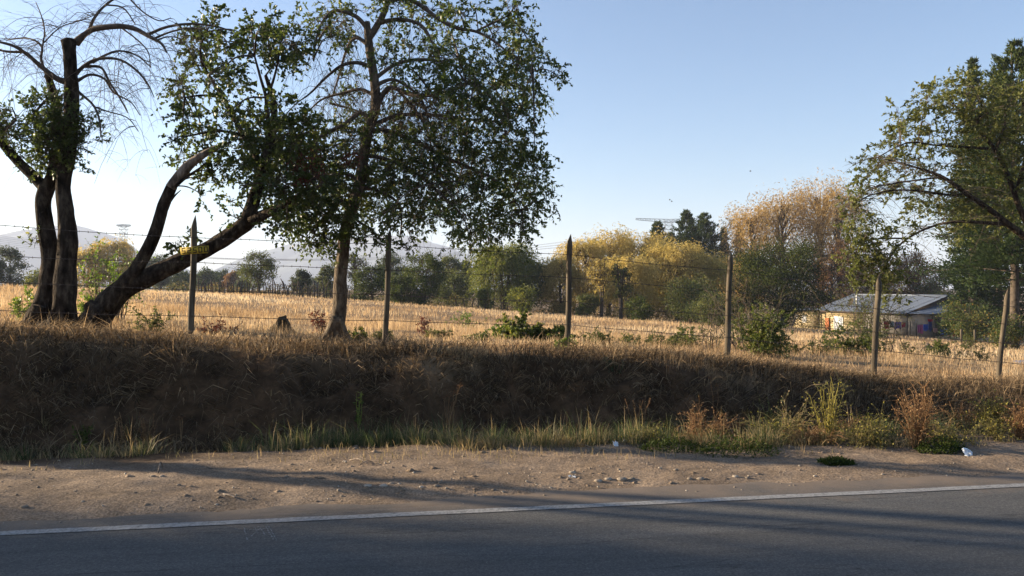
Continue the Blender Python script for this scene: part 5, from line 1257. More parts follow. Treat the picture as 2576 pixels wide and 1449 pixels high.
T = [  # name, label, x, top, width, depth, kind, material, density, lift
 ('field_tree', 'grey-green tree at the far left edge of the field', 25, 628, 74, 100, 'round', 'leaf_grey', .9, .12),
 ('field_tree', 'small grey-green tree cut by the left picture edge', -28, 650, 60, 100, 'round', 'leaf_grey', .9, .12),
 ('field_shrub', 'yellowish shrub beside the tree at far left', 95, 680, 70, 105, 'shrub', 'leaf_willow', .8, 0),
 ('golden_willow', 'golden willow with the tallest crown behind the left trunks', 287, 618, 80, 150, 'willow', 'leaf_gold', .8, .1),
 ('golden_willow', 'golden-olive willow just right of the double trunk', 222, 640, 80, 150, 'willow', 'leaf_gold', .8, .1),
 ('field_tree', 'grey-olive tree between the forked limbs of the leaning tree', 345, 655, 90, 160, 'round', 'leaf_grey', 1.0, .1),
 ('field_tree', 'hazy grey-green tree behind the leaning trunk', 405, 652, 70, 170, 'round', 'leaf_grey', 1.0, .1),
 ('field_tree', 'hazy dark tree low behind the leaning trunk at left of the board', 455, 690, 70, 180, 'round', 'leaf_dark', .9, .05),
 ('field_tree', 'hazy dark blue-green tree right of the leftmost post', 515, 678, 56, 200, 'round', 'leaf_dark', .9, .05),
 ('field_tree', 'hazy blue-green tree in the left distance, second right of the leftmost post', 552, 683, 44, 210, 'round', 'leaf_dark', .9, .05),
 ('field_tree', 'small reddish tree in the left distance', 585, 688, 36, 190, 'round', 'leaf_rust', .9, .05),
 ('field_tree', 'small hazy bushy tree left of the round olive tree', 612, 700, 36, 170, 'round', 'leaf_grey', .9, .05),
 ('olive_tree', 'round olive tree with visible branches standing alone on the left field edge', 650, 645, 96, 92, 'bare', 'leaf_olive', 1.6, .2),
 ('field_tree', 'small dark tree standing alone left of the middle trunk', 757, 685, 46, 100, 'round', 'leaf_grey', .9, .1),
 ('field_tree', 'hazy tree far behind the small dark tree', 800, 700, 50, 220, 'round', 'leaf_grey', .9, .05),
 ('field_tree', 'olive tree close to the left side of the middle trunk', 830, 662, 52, 105, 'round', 'leaf_olive', .9, .08),
 ('bare_tree', 'nearly bare tree right of the middle trunk', 893, 636, 74, 88, 'bare', 'leaf_grey', .5, .2),
 ('field_tree', 'dark green bushy tree left of the second post', 935, 680, 90, 86, 'round', 'leaf_dark', 1.1, .03),
 ('field_tree', 'tall grey-olive tree behind the second post', 985, 640, 74, 112, 'round', 'leaf_grey', 1.0, .1),
 ('dark_tree', 'dense dark green tree right of the second post', 1066, 640, 112, 82, 'round', 'leaf_dark', 1.8, .03),
 ('dark_tree', 'low dark green tree leaning against the dense one, nearest the second post', 1008, 690, 80, 82, 'round', 'leaf_dark', 1.5, .02),
 ('field_tree', 'loose grey-olive tree right of the dense dark tree', 1130, 640, 66, 115, 'bare', 'leaf_olive', 1.5, .1),
 ('field_tree', 'slim grey-olive tree left of the weeping willow', 1172, 658, 48, 118, 'bare', 'leaf_olive', 1.5, .1),
 ('field_tree', 'olive bushy mass under the slim trees', 1140, 695, 100, 100, 'round', 'leaf_olive', 1.2, .02),
 ('weeping_willow', 'big yellow-green weeping willow at centre', 1268, 630, 130, 88, 'willow', 'leaf_willow', 1.4, .06),
 ('willow_tree', 'darker green willow joined to the right of the weeping willow', 1328, 668, 110, 90, 'willow', 'leaf_olive', 1.3, .04),
 ('field_shrub', 'bright yellow-green shrub under the weeping willow, left one', 1222, 726, 40, 80, 'shrub', 'leaf_willow', .9, 0),
 ('field_shrub', 'bright yellow-green shrub under the weeping willow, right one', 1312, 728, 70, 76, 'shrub', 'leaf_willow', .9, 0),
 ('golden_willow', 'golden willow left of the third post', 1412, 662, 70, 88, 'willow', 'leaf_gold', 1.1, .03),
 ('golden_willow', 'golden willow directly behind the third post', 1462, 624, 110, 92, 'willow', 'leaf_gold', 1.2, .03),
 ('golden_willow', 'tallest golden willow right of the third post', 1532, 600, 120, 96, 'willow', 'leaf_gold', 1.3, .03),
 ('golden_willow', 'golden-olive willow below the conifers', 1610, 610, 120, 98, 'willow', 'leaf_gold', 1.3, .03),
 ('golden_willow', 'low golden willow midway between the third and fourth posts', 1580, 662, 110, 84, 'willow', 'leaf_gold', 1.2, .02),
 ('golden_willow', 'broad golden willow left of the fourth post', 1702, 632, 140, 90, 'willow', 'leaf_gold', 1.4, .03),
 ('golden_willow', 'golden willow hidden low behind the others near the fourth post', 1775, 668, 100, 92, 'willow', 'leaf_gold', 1.2, .02),
 ('sapling', 'slender bare-stemmed sapling right of the third post', 1513, 655, 60, 74, 'bare', 'leaf_gold', .6, .3),
 ('sapling', 'slender many-stemmed sapling, second right of the third post', 1562, 665, 62, 74, 'bare', 'leaf_olive', .6, .3),
 ('field_shrub', 'dark shrub at the foot of the saplings, left one', 1478, 745, 50, 74, 'shrub', 'leaf_olive', .9, 0),
 ('field_shrub', 'dark shrub at the foot of the saplings, right one', 1610, 752, 70, 72, 'shrub', 'leaf_dark', .8, 0),
 ('field_shrub', 'olive-green broad shrub left of the fourth post', 1735, 705, 130, 74, 'shrub', 'leaf_olive', 1.5, 0),
 ('field_shrub', 'rounded olive shrub touching the fourth post', 1795, 742, 100, 68, 'shrub', 'leaf_olive', 1.5, 0),
 ('conifer', 'leftmost dark conifer above the golden willows', 1655, 560, 156, 130, 'pine', 'needle', 1.0, .3),
 ('conifer', 'small dark conifer between the two taller ones', 1688, 588, 117, 128, 'pine', 'needle', 1.0, .3),
 ('conifer', 'tallest dark conifer above the golden willows', 1727, 532, 156, 132, 'pine', 'needle', 1.0, .3),
 ('conifer', 'right dark conifer of the tall pair, broad at its foot', 1772, 540, 182, 130, 'pine', 'needle', 1.0, .3),
 ('conifer', 'small hazy conifer left of the tan trees', 1822, 575, 50, 150, 'pine', 'needle', .8, .3),
 ('conifer', 'hazy conifer touching the tan trees', 1862, 570, 70, 150, 'pine', 'needle', .8, .3),
 ('tan_tree', 'tan autumn tree, lowest and leftmost of the tan group', 1892, 548, 90, 128, 'willow', 'leaf_tan', 1.1, .1),
 ('tan_tree', 'tan autumn tree in the middle of the tan group', 1975, 512, 110, 130, 'willow', 'leaf_tan', 1.1, .1),
 ('tan_tree', 'tallest tan autumn tree against the sky', 2062, 494, 110, 130, 'willow', 'leaf_tan', 1.1, .1),
 ('tan_tree', 'thin tan autumn tree left of the hanging green branches', 2118, 520, 80, 126, 'willow', 'leaf_tan', 1.1, .1),
 ('tan_tree', 'brown bushy tree behind the dark tree and fourth post', 1862, 640, 110, 116, 'round', 'leaf_tan', 1.4, .02),
 ('dark_tree', 'broad dark green tree with leaning trunks left of the house', 1968, 626, 225, 84, 'round', 'leaf_deep', 3.4, .16),
 ('rust_tree', 'rust-brown tree behind the left end of the house', 2095, 615, 120, 122, 'round', 'leaf_rust', 1.7, .02),
 ('rust_tree', 'rust-brown tree behind the middle of the house roof', 2190, 640, 130, 125, 'round', 'leaf_rust', 1.7, .02),
 ('rust_tree', 'rust-coloured tree behind the right part of the roof', 2300, 645, 130, 124, 'round', 'leaf_rust', 1.7, .02),
 ('rust_tree', 'olive-brown tree low behind the roof ridge', 2365, 668, 110, 118, 'round', 'leaf_olive', 1.6, .02),
 ('pine_tree', 'large dark pine at the right edge with broad sweeping boughs', 2552, 105, 430, 48, 'pine', 'needle', 2.6, .42),
 ('pine_tree', 'slender pine leader rising behind the spreading tree', 2447, 150, 150, 72, 'pine', 'needle', 1.8, .06),
 ('pine_tree', 'shorter pine between the large pine and the slender leader', 2512, 178, 190, 75, 'pine', 'needle', 1.8, .06),
 ('orange_bush', 'rounded green and orange bush covering the right end of the house', 2440, 757, 112, 66, 'shrub', 'leaf_orange', 2.0, 0),
 ('orange_bush', 'lower leafy bush at the right edge behind the sixth post', 2530, 795, 90, 46, 'shrub', 'leaf_orange', 1.2, 0),
]
M['leaf_deep'] = leaf_mat('deep_green_leaf', [(0, (.022, .032, .007)), (.5, (.042, .055, .011)), (1, (.10, .105, .022))], .22, .7, .06)
M['leaf_orange'] = leaf_mat('orange_green_leaf', [(0, (0.035, 0.055, 0.016)), (0.55, (0.08, 0.10, 0.025)), (0.8, (0.2, 0.16, 0.04)), (1, (0.32, 0.15, 0.04))], .35, .5)
for i, (nme, lab, dx, tp, w, Y, kd, mt, dn, lift) in enumerate(T):
    far_tree(nme, lab, dx, tp, w, Y, kd, M[mt], 1000 + i, None, dn, lift)
# undergrowth at the far edge of the field (one continuous thicket)
mb = MB()
def thicket(x0, x1, Y0, Y1, y_top, n, tnt):
    dx = rng.uniform(x0, x1, n); u = (dx - x0) / (x1 - x0); Y = Y0 * (1 - u) + Y1 * u + rng.normal(0, 1.4, n)
    X = (dx - 1288) / FD * Y; g = gz(X, Y)
    hmax = np.maximum(CZ - (y_top - 724.5) / FD * Y - g, .5) * np.clip(.75 + .8 * fbm(dx * .05, dx * 0, 44, 3), .2, 1.3)
    p = np.stack([X, Y, g + hmax * rng.random(n) ** 1.3], 1)
    leaves(mb, p, rand_dir(n) + [0, 0, .3], rng.uniform(.1, .26, n), rng.uniform(.05, .12, n), np.clip(rng.normal(tnt, .25, n), 0, 1))
thicket(-60, 480, 98, 94, 712, 5000, .4); thicket(480, 900, 94, 90, 712, 5500, .6); thicket(880, 1400, 92, 88, 742, 6000, .3); thicket(1380, 1850, 90, 88, 760, 6000, .4); thicket(1800, 2080, 98, 104, 785, 3000, .4)
M['thicket'] = leaf_mat('thicket_leaf', [(0, (0.05, 0.06, 0.02)), (.5, (0.13, 0.12, 0.04)), (.8, (0.2, 0.13, 0.05)), (1, (0.26, 0.15, 0.07))], .35, .7)
o = mb.build('thicket', M['thicket']); o['kind'] = 'stuff'; o['label'] = 'low brush along the far edge of the field'
# rustic stick fence at the far edge
ff = empty('stick_fence', hit(700, 740), 'rustic stick fence along the far left edge of the field', 'fence')
for i in range(74):
    dx = 500 + i * 6.0 + U(-2, 2) if i < 64 else 1150 + (i - 64) * 18 + U(-5, 5)
    Y = 88 - (dx - 500) * .006; X = (dx - 1288) / FD * Y; g = ground(X, Y); h = U(.9, 1.9)
    mb = MB(); tube(mb, [[X, Y, g - .2], [X + U(-.1, .1), Y, g + h * .6], [X + U(-.35, .35), Y, g + h]], [.07, .06, .045], 5, 2, .1, i)
    mb.build('post', M['bark_far'], ff)
for k in range(3):
    mb = MB(); P = []
    for dx in np.arange(500, 1340, 40):
        Y = 87.9 - (dx - 500) * .006; X = (dx - 1288) / FD * Y; P.append([X, Y, ground(X, Y) + .4 + .4 * k])
    tube(mb, P, np.full(len(P), .012), 4, 2, cap=False); mb.build('wire', M['wire'], ff)
# leaning stakes left of the house
for i, (dx, yt, yb, ln) in enumerate([(2032, 786, 822, 0), (2053, 792, 824, .1), (1985, 792, 832, .5)]):
    p = hit(dx, yb); mb = MB(); h = (yb - yt) * p[1] / FD; tube(mb, [p - [0, 0, .2], p + [ln * h * .5, 0, h * .5], p + [ln * h, 0, h]], [.07, .065, .05], 7, 3, .1, i)
    o = mb.build('fence_stake', M['post']); origin_to(o, p); tag(o, ['upright wooden stake left of the house corner', 'wooden stake against the house corner', 'leaning wooden stake under the broad dark tree'][i], 'stake')

# ------------------------------------------------------------------ the house
ev = np.array([.3, -.954, 0]); ev /= np.linalg.norm(ev)          # along the ridge, towards the road
nv = np.array([-ev[1] * -1, -ev[0], 0]); nv = np.array([-.954, -.3, 0]) / np.linalg.norm([.954, .3])   # out of the front wall
R0 = np.array([47.0, 109.7, 0]); ZR, ZE = .65, -1.40
LH = 15.4; WF = 6.2
zg = min(ground(*(R0 + nv * 5.6)[:2]), ground(*(R0 + ev * LH + nv * 5.6)[:2])) - .1
def hp(a, w, z): return R0 + ev * a + nv * w + np.array([0, 0, z])
hs = empty('farm_house', hp(LH / 2, 5, zg), 'low wooden farm house with a grey corrugated iron roof at right', 'house')
M['plank'] = noise_mat('sawn_plank', [(.3, (.23, .175, .095)), (.55, (.34, .265, .15)), (.75, (.42, .34, .21))], 2.2, 6, .8, .2, .01, tint=True)
M['shade_grey_wall'] = noise_mat('shade_grey_board', [(.3, (.11, .1, .09)), (.7, (.17, .155, .14))], 1.5, 5, .9, .1, .01)  # grey boards, darkened to hold the shade on the house front
M['dark_timber'] = noise_mat('dark_timber', [(.3, (.035, .027, .02)), (.7, (.09, .065, .05))], 5, 5, .9, 0)
M['white_frame'] = noise_mat('white_frame', [(.3, (.68, .68, .68)), (.7, (.8, .8, .8))], 5, 3, .6, 0)
M['pane'] = noise_mat('window_pane', [(.3, (.3, .32, .36)), (.7, (.5, .52, .56))], 3, 3, .15, 0, spec=.6)
M['rust_panel'] = noise_mat('rust_panel', [(.3, (.3, .08, .03)), (.7, (.5, .17, .07))], 3, 5, .8, 0)
def iron_mat(name, rust):
    m = bpy.data.materials.new(name); nt = nm(m); tc = N_(nt, 'ShaderNodeTexCoord')
    n = N_(nt, 'ShaderNodeTexNoise', Scale=.55, Detail=7.0, Roughness=.65); nt.links.new(tc.outputs['Object'], n.inputs['Vector'])
    c = ramp(nt, [(.2, (.085, .10, .13)), (.55, (.135, .158, .198)), (rust, (.13, .15, .185)), (min(rust + .08, 1), (.2, .085, .045))], n.outputs['Fac'])
    p = N_(nt, 'ShaderNodeBsdfPrincipled', Roughness=.6, Metallic=.1); nt.links.new(c, p.inputs['Base Color'])
    o = N_(nt, 'ShaderNodeOutputMaterial'); nt.links.new(p.outputs[0], o.inputs['Surface']); return m
M['iron'] = iron_mat('corrugated_iron', .72); M['iron_new'] = iron_mat('newer_iron', .9)
def corr(a0, a1, w0, z0, w1, z1, n, name, mat, parent, waves=3):
    """corrugated sheets side by side: each sheet is one object"""
    for k in range(n):
        aa = np.linspace(a0 + (a1 - a0) * k / n, a0 + (a1 - a0) * (k + 1) / n + .05, waves * 4 + 1)
        off = .022 * np.cos(np.linspace(0, waves * 2 * math.pi, len(aa))) + .012 * (k % 2)
        A = np.array([hp(a, w0, z0) + [0, 0, o_] for a, o_ in zip(aa, off)]); B = np.array([hp(a, w1, z1) + [0, 0, o_] for a, o_ in zip(aa, off)])
        m = len(aa); V = np.vstack([A, B]); f = [[i, i + 1, m + i + 1, m + i] for i in range(m - 1)]
        mb = MB(); mb.add(V, None, f); mb.add(V - [0, 0, .015], None, [q[::-1] for q in f]); o = mb.build(name, mat, parent); o.parent = roof
rf = MB(); tube(rf, [hp(-.3, 0, ZR + .05), hp(LH + .3, 0, ZR + .05)], [.11, .11], 8, 2); roof = rf.build('roof', M['iron'], hs); roof['label'] = 'grey iron roof with a rusty patch'
corr(-.4, LH + .4, 0, ZR, WF, ZE, 17, 'roof_sheet', M['iron'], hs)
corr(-.4, LH + .4, 0, ZR, -WF, ZE, 17, 'roof_sheet', M['iron'], hs)
# front wall of sawn planks; grey part nearer the road has shade in its colour
nb = 9
for k in range(nb):
    z0 = zg + (ZE + .12 - zg) * k / nb; z1 = zg + (ZE + .12 - zg) * (k + 1) / nb - .012
    mb = MB(); prism(mb, [hp(-.2, 5.6, z0), hp(8.2, 5.6, z0), hp(8.2, 5.6 - .02 * (k % 2), z1), hp(-.2, 5.6 - .02 * (k % 2), z1)], -nv * .05, U(.2, .9)); mb.build('plank', M['plank'], hs)
mb = MB(); prism(mb, [hp(8.22, 5.58, zg), hp(LH, 5.58, zg), hp(LH, 5.58, ZE + .12), hp(8.22, 5.58, ZE + .12)], -nv * .08); mb.build('wall', M['shade_grey_wall'], hs)
mb = MB(); prism(mb, [hp(LH, -5.6, zg), hp(LH, 5.5, zg), hp(LH, 5.5, ZE + .1), hp(LH, 0, ZR - .12), hp(LH, -5.6, ZE + .1)], -ev * .1); o = mb.build('gable_wall', M['dark_timber'], hs)
mb = MB(); prism(mb, [hp(-.2, -5.6, zg), hp(-.2, 5.5, zg), hp(-.2, 5.5, ZE + .1), hp(-.2, 0, ZR - .12), hp(-.2, -5.6, ZE + .1)], ev * .1); mb.build('gable_wall', M['shade_grey_wall'], hs)
# eave beam and its post
mb = MB(); prism(mb, [hp(-.4, WF - .1, ZE - .16), hp(LH + .4, WF - .1, ZE - .16), hp(LH + .4, WF - .1, ZE - .03), hp(-.4, WF - .1, ZE - .03)], -nv * .1); mb.build('eave_beam', M['dark_timber'], hs)
for a in (1.0, 7.2, 11.5):
    mb = MB(); tube(mb, [hp(a, WF - .15, zg - .2), hp(a, WF - .15, ZE - .1)], [.09, .08], 7, 2); mb.build('porch_post', M['dark_timber'], hs)
# door with white frame, windows of the left end
def framed(a0, a1, z0, z1, w, parent, name):
    fr = MB()
    for (p, q, r_, s_) in ((a0, a1, z0, z0 + .09), (a0, a1, z1 - .09, z1), (a0, a0 + .09, z0 + .09, z1 - .09), (a1 - .09, a1, z0 + .09, z1 - .09), ((a0 + a1) / 2 - .04, (a0 + a1) / 2 + .04, z0 + .09, z1 - .09)):
        prism(fr, [hp(p, w, r_), hp(q, w, r_), hp(q, w, s_), hp(p, w, s_)], nv * .07)
    f = fr.build(name, M['white_frame'], parent)
    mb = MB(); prism(mb, [hp(a0 + .05, w - .01, z0 + .05), hp(a1 - .05, w - .01, z0 + .05), hp(a1 - .05, w - .01, z1 - .05), hp(a0 + .05, w - .01, z1 - .05)], nv * .03)
    pn = mb.build('pane', M['pane'], parent)
    pn.parent = f; pn.location = (0, 0, 0); pn.matrix_parent_inverse = Matrix()
    return f
framed(3.0, 4.7, zg + .2, zg + 1.95, 5.62, hs, 'door')
mb = MB(); prism(mb, [hp(1.2, 5.64, zg + .1), hp(2.2, 5.75, zg + .1), hp(2.1, 5.7, zg + 1.75), hp(1.35, 5.66, zg + 1.7)], nv * .04); o = mb.build('leaning_panel', M['rust_panel'], hs); o['label'] = 'rust-red panel against the plank wall'
# left extension with a flat roof
zx = -1.42
for k in range(9):
    z0 = zg + (zx - zg) * k / 9; z1 = zg + (zx - zg) * (k + 1) / 9 - .012
    mb = MB(); prism(mb, [hp(-4.4, 6.3, z0), hp(-.25, 6.3, z0), hp(-.25, 6.3 - .02 * (k % 2), z1), hp(-4.4, 6.3 - .02 * (k % 2), z1)], -nv * .05, U(.4, 1)); mb.build('plank', M['plank'], hs)
mb = MB(); prism(mb, [hp(-.25, 6.25, zg), hp(-.25, 3, zg), hp(-.25, 3, zx), hp(-.25, 6.25, zx)], -ev * .06); mb.build('wall', M['plank'], hs)
mb = MB(); prism(mb, [hp(-4.4, 6.25, zg), hp(-4.4, 3, zg), hp(-4.4, 3, zx), hp(-4.4, 6.25, zx)], ev * .06); mb.build('wall', M['plank'], hs)
mb = MB(); prism(mb, [hp(-5.6, 7.4, zx + .05), hp(.3, 7.2, zx - .0), hp(.3, 2.8, zx + .18), hp(-5.6, 2.8, zx + .2)], (0, 0, .05)); mb.build('flat_roof', M['iron_new'], hs)
framed(-2.6, -1.7, zg + .95, zg + 1.95, 6.31, hs, 'window')
framed(-4.1, -3.5, zg + 1.5, zg + 1.95, 6.31, hs, 'window')
# lean-to shed at the near gable
A, B_, C_, D_ = hp(LH + .05, 6.0, -1.35), hp(LH + 3.9, 5.9, -1.34), hp(LH + 4.1, .6, -.86), hp(LH + .05, .2, -.30)
for k in range(6):
    u0, u1 = k / 6, (k + 1) / 6 + .012
    q = [A * (1 - u0) + B_ * u0, A * (1 - u1) + B_ * u1, D_ * (1 - u1) + C_ * u1, D_ * (1 - u0) + C_ * u0]
    mb = MB(); prism(mb, [p + [0, 0, .012 * (k % 2)] for p in q], (0, 0, -.03)); mb.build('shed_roof_sheet', M['iron_new'], hs)
mb = MB(); prism(mb, [hp(LH + .02, 5.5, zg), hp(LH + 3.5, 5.5, zg), hp(LH + 3.5, 5.5, -1.5), hp(LH + .02, 5.5, -1.48)], -nv * .06); mb.build('wall', M['shade_grey_wall'], hs)
for a, w in ((LH + 3.75, 5.4), (LH + 3.8, 1.0)):
    mb = MB(); tube(mb, [hp(a, w, zg - .3), hp(a, w, -1.42 + (.45 if w < 2 else 0))], [.13, .12], 8, 2); mb.build('shed_post', M['post'], hs)
mb = MB(); prism(mb, [hp(LH + 3.9, 5.9, -1.53), hp(LH + 4.1, .6, -1.05), hp(LH + 4.1, .6, -.93), hp(LH + 3.9, 5.9, -1.41)], -ev * .08); mb.build('shed_beam', M['dark_timber'], hs)
# flue pipe and dish
mb = MB(); p = hp(5.3, 4.0, ZR + (ZE - ZR) * 4 / WF); tube(mb, [p - [0, 0, .3], p + [0, 0, 1.5]], [.12, .12], 9, 2); fl = mb.build('flue_pipe', M['white_frame'], hs)
mb = MB(); cpt = hp(5.5, 5.0, ZR + (ZE - ZR) * 5 / WF + .75)
rad = np.linspace(0, .62, 6); a = np.linspace(0, 2 * math.pi, 18, endpoint=False); dn_ = unit(np.array([-.75, -.35, .5])); e1 = unit(np.cross(dn_, [0, 0, 1])); e2 = np.cross(dn_, e1)
V = np.array([cpt + e1 * math.cos(q) * rr * .55 + e2 * math.sin(q) * rr + dn_ * .35 * rr ** 2 for rr in rad for q in a]); idx = np.arange(len(V)).reshape(6, 18)
mb.add(V, None, np.stack([idx[:-1], np.roll(idx[:-1], -1, 1), np.roll(idx[1:], -1, 1), idx[1:]], -1).reshape(-1, 4)); twigs(mb, [[cpt - [0, 0, .8], cpt - [0, 0, .3], cpt]], .04, .04, 6); mb.build('satellite_dish', M['dark_timber'], hs)

# washing on the lines in front of the house
cols = {'red': (.42, .03, .05), 'grey': (.3, .35, .33), 'purple': (.2, .12, .36), 'pink': (.55, .16, .3), 'blue': (.06, .14, .5), 'white': (.7, .66, .64), 'skin': (.5, .3, .24), 'navy': (.06, .09, .25)}
def cloth_mat(n, c):
    return leaf_mat('cloth_' + n, [(0, tuple(q * .8 for q in c)), (1, tuple(min(q * 1.15, .85) for q in c))], .25, .9, .1)
CM = {k: cloth_mat(k, v) for k, v in cols.items()}
def garment(label, name, dx0, dx1, y0, y1, Y, col, seed, taper=0.0):
    r = np.random.default_rng(seed); g, m = 12, 9
    u, v = np.meshgrid(np.linspace(0, 1, g), np.linspace(0, 1, m), indexing='ij')
    Wd = (dx1 - dx0) * Y / FD; Hh = (y1 - y0) * Y / FD; o_ = D(dx0, y0, Y)
    X = o_[0] + u * Wd + taper * Wd * (u - .5) * v; Z = o_[2] - v * Hh * (1 + .08 * np.sin(u * 7 + seed)); Yv = Y + .06 * v * np.sin(u * 14 + seed * 2) + .03 * r.normal(0, 1, u.shape) * v
    V = np.stack([X, Yv, Z], -1).reshape(-1, 3); idx = np.arange(g * m).reshape(g, m)
    f = np.stack([idx[:-1, :-1], idx[1:, :-1], idx[1:, 1:], idx[:-1, 1:]], -1).reshape(-1, 4)
    mb = MB(); mb.add(V, None, f, r.random(len(V))); mb.add(V + [0, .012, 0], None, f[:, ::-1], .5)
    o = mb.build(name, CM[col], smooth=True); origin_to(o, D((dx0 + dx1) / 2, y1, Y)); tag(o, label, 'laundry', 'washing hung out by the house')
YL = 84.0
for q in [('red towel hanging at the left end of the washing line', 'towel', 2224, 2237, 808, 828, 'red'), ('pale grey-green cloth on the line beside the red towel', 'cloth', 2238, 2249, 808, 824, 'grey'), ('purple patterned cloth in the middle of the left line', 'cloth', 2250, 2267, 810, 827, 'purple'), ('small dark red cloth at the right end of the left line', 'cloth', 2268, 2278, 811, 823, 'red'),
          ('pink towel at the left end of the middle line', 'towel', 2308, 2322, 817, 838, 'pink'), ('blue cloth beside the pink towel', 'cloth', 2323, 2334, 816, 832, 'blue'), ('tall navy garment with red shoulders beside the shed post', 'garment', 2335, 2345, 808, 832, 'navy'), ('small pinkish garment between the blue cloths', 'garment', 2348, 2358, 825, 836, 'skin'), ('bright blue shirt at the right end of the middle line', 'shirt', 2365, 2384, 827, 842, 'blue'),
          ('small red garment on the low right line', 'garment', 2398, 2408, 840, 847, 'red'), ('small blue garment on the low right line', 'garment', 2409, 2416, 840, 847, 'blue'), ('red and pale garment on the low right line, left of the white one', 'garment', 2418, 2428, 840, 849, 'skin'), ('white garment on the low right line', 'garment', 2430, 2446, 841, 852, 'white'), ('pale pinkish garment at the right end of the low line', 'garment', 2448, 2464, 843, 852, 'skin')]:
    garment(*q[:6], YL - (q[2] - 2224) * .05, q[6], int(q[2]))
garment('red collar cloth hung over the tall navy garment', 'cloth', 2334, 2346, 803, 809, YL - 5.6, 'red', 5)
lp = []
wl = empty('washing_line', hit(2300, 845), 'wire washing line on short wooden stakes in front of the house', 'washing line')
ends = [(2215, 806, YL + .4), (2290, 812, YL - 3.3), (2305, 816, YL - 4.0), (2347, 812, YL - 6.1), (2390, 838, YL - 8.3), (2475, 843, YL - 12.5)]
for i, (dx, dy, Y) in enumerate(ends):
    p = D(dx, dy, Y); g = ground(p[0], p[1]); mb = MB(); tube(mb, [[p[0], p[1], g - .3], [p[0], p[1], p[2] + .15]], [.06, .05], 6, 2, .1, i); mb.build('stake', M['post'], wl); lp.append(p)
for a_, b_ in zip(lp[:-1], lp[1:]):
    mb = MB(); tube(mb, [a_, (a_ + b_) / 2 - [0, 0, .05], b_], [.008] * 3, 4, 4); mb.build('line', M['wire'], wl)
# short field stakes by the orange bush
for i, (dx, yt, yb) in enumerate([(2418, 818, 852), (2507, 812, 850), (2452, 815, 850)]):
    p = D(dx, yb, 62); p[2] = ground(p[0], p[1]); mb = MB(); tube(mb, [p - [0, 0, .2], p + [0, 0, (yb - yt) * 62 / FD]], [.09, .08], 7, 2, .1, i)
    o = mb.build('fence_stake', M['post']); origin_to(o, p); tag(o, ['short wooden stake left of the orange-green bush', 'short wooden stake right of the orange-green bush', 'short wooden stake below the orange-green bush'][i], 'stake')

# ------------------------------------------------------------------ power line
M['steel'] = noise_mat('galvanised_steel', [(.3, (.10, .10, .105)), (.7, (.16, .16, .165))], 2, 3, .6, 0, metallic=.3)
def lattice(mb, a, b, w0, w1, bays, r):
    """square lattice mast or arm from a to b"""
    a = np.array(a, float); b = np.array(b, float); d = unit(b - a)
    e1 = unit(np.cross(d, [0, 1, 0.001])); e2 = np.cross(d, e1)
    cn = [(1, 1), (1, -1), (-1, -1), (-1, 1)]
    rings = []
    for k in range(bays + 1):
        u = k / bays; c = a * (1 - u) + b * u; w = w0 * (1 - u) + w1 * u
        rings.append([c + e1 * i * w + e2 * j * w for i, j in cn])
    P = []
    for k in range(bays):
        for i in range(4):
            P += [[rings[k][i], (rings[k][i] + rings[k + 1][i]) / 2, rings[k + 1][i]], [rings[k][i], (rings[k][i] + rings[k + 1][(i + 1) % 4]) / 2, rings[k + 1][(i + 1) % 4]], [rings[k + 1][i], (rings[k + 1][i] + rings[k + 1][(i + 1) % 4]) / 2, rings[k + 1][(i + 1) % 4]]]
    twigs(mb, np.array(P), r, r, 3)
def pylon(label, dx, y_arm, Y, arm, arm2, seed, tilt=0.0):
    top = D(dx, y_arm, Y); b = np.array([top[0], Y, ground(top[0], Y)]); H = top[2] - b[2]
    o = empty('transmission_tower', b, label, 'pylon'); mb = MB(); r = .00022 * Y
    for sx in (-1, 1): lattice(mb, b + [sx * .12 * H, 0, 0], top - [-sx * .03 * H * 0 + sx * 0, 0, .25 * H], .02 * H, .02 * H, 9, r)
    lattice(mb, top - [0, 0, .27 * H], top, .035 * H, .05 * H, 5, r); mb.build('mast', M['steel'], o)
    for hh, aw in ((0, arm), (-.33 * H, arm2)):
        if aw:
            c = top + [0, 0, hh]; mb = MB()
            for sx in (-1, 1): lattice(mb, c, c + [sx * aw, 0, aw * .06 + sx * tilt * aw], .022 * H, .01 * H, 7, r * .8)
            mb.build('cross_arm', M['steel'], o)
    return top
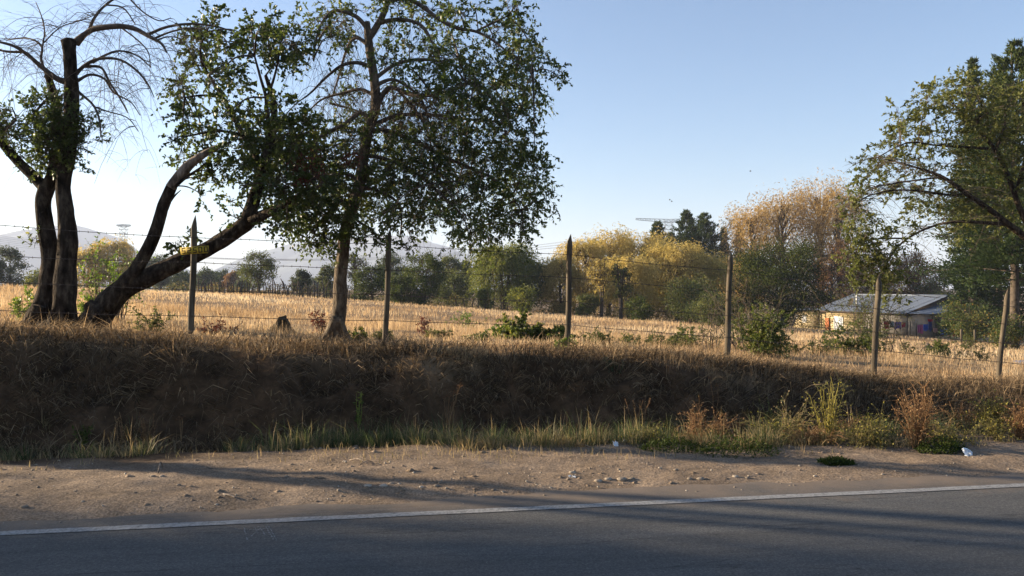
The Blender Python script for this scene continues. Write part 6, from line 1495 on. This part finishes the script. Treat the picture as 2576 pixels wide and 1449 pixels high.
pylon('hazy lattice transmission tower in front of the left hill', 311, 568, 900, 8, 9, 1)
rt = pylon('long crossarm of a lattice transmission tower behind the dark conifers', 1682, 556, 560, 23, 0, 2)
# sagging conductors of the long span
for k in range(6):
    mb = MB(); ye = 578 + 4.0 * (k % 3) + 2 * k; yl = 588 + 6.5 * k; xe = 1605 + 22 * (k % 3)
    P = []
    for u in np.linspace(0, 1, 25):
        dx = -120 * (1 - u) + xe * u; lin = (yl - 16) * (1 - u) + ye * u; y = lin + 4 * (66 - 4 * k) * u * (1 - u) * 1.18
        P.append(D(dx, y, 520 * (1 - u) + 556 * u))
    tube(mb, P, np.full(len(P), .055), 4, 1, cap=False); o = mb.build('power_line', M['wire']); origin_to(o, P[12]); tag(o, 'one of the thin power line conductors sagging across the hills', 'power line', 'conductors of the long span')
# a few birds in the sky
for i, (dx, dy) in enumerate([(1888, 431), (1685, 503), (1690, 507)]):
    c = D(dx, dy, 85); mb = MB(); w = .16
    tube(mb, [c - [.1, 0, .02], c, c + [.1, 0, .02]], [.01, .035, .012], 6, 3)
    for sx in (-1, 1):
        q = [c + [.04, 0, .02], c + [-.05, 0, .02], c + [-.06, sx * .12, .10], c + [-.02, sx * .2, .04], c + [.03, sx * .1, .10]]
        prism(mb, q, (0, 0, .006))
    o = mb.build('bird', M['dark_timber'], smooth=True); origin_to(o, c); tag(o, ['small dark bird flying alone in the sky at right', 'tiny bird in the sky above the conifers, upper of a pair', 'tiny bird in the sky above the conifers, lower of a pair'][i], 'bird')

# ------------------------------------------------------------------ hazy air
HAZE = 0.00021
hm = bpy.data.materials.new('haze_air'); nt = nm(hm)
pv = N_(nt, 'ShaderNodeVolumePrincipled', Density=HAZE, Anisotropy=0.1)
pv.inputs['Color'].default_value = (0.68, 0.78, 1.0, 1)
ho = N_(nt, 'ShaderNodeOutputMaterial'); nt.links.new(pv.outputs[0], ho.inputs['Volume'])
mb = MB(); box(mb, (0, 0, 142), 10600, 10600, 304)
hz = mb.build('haze', hm); hz['kind'] = 'stuff'
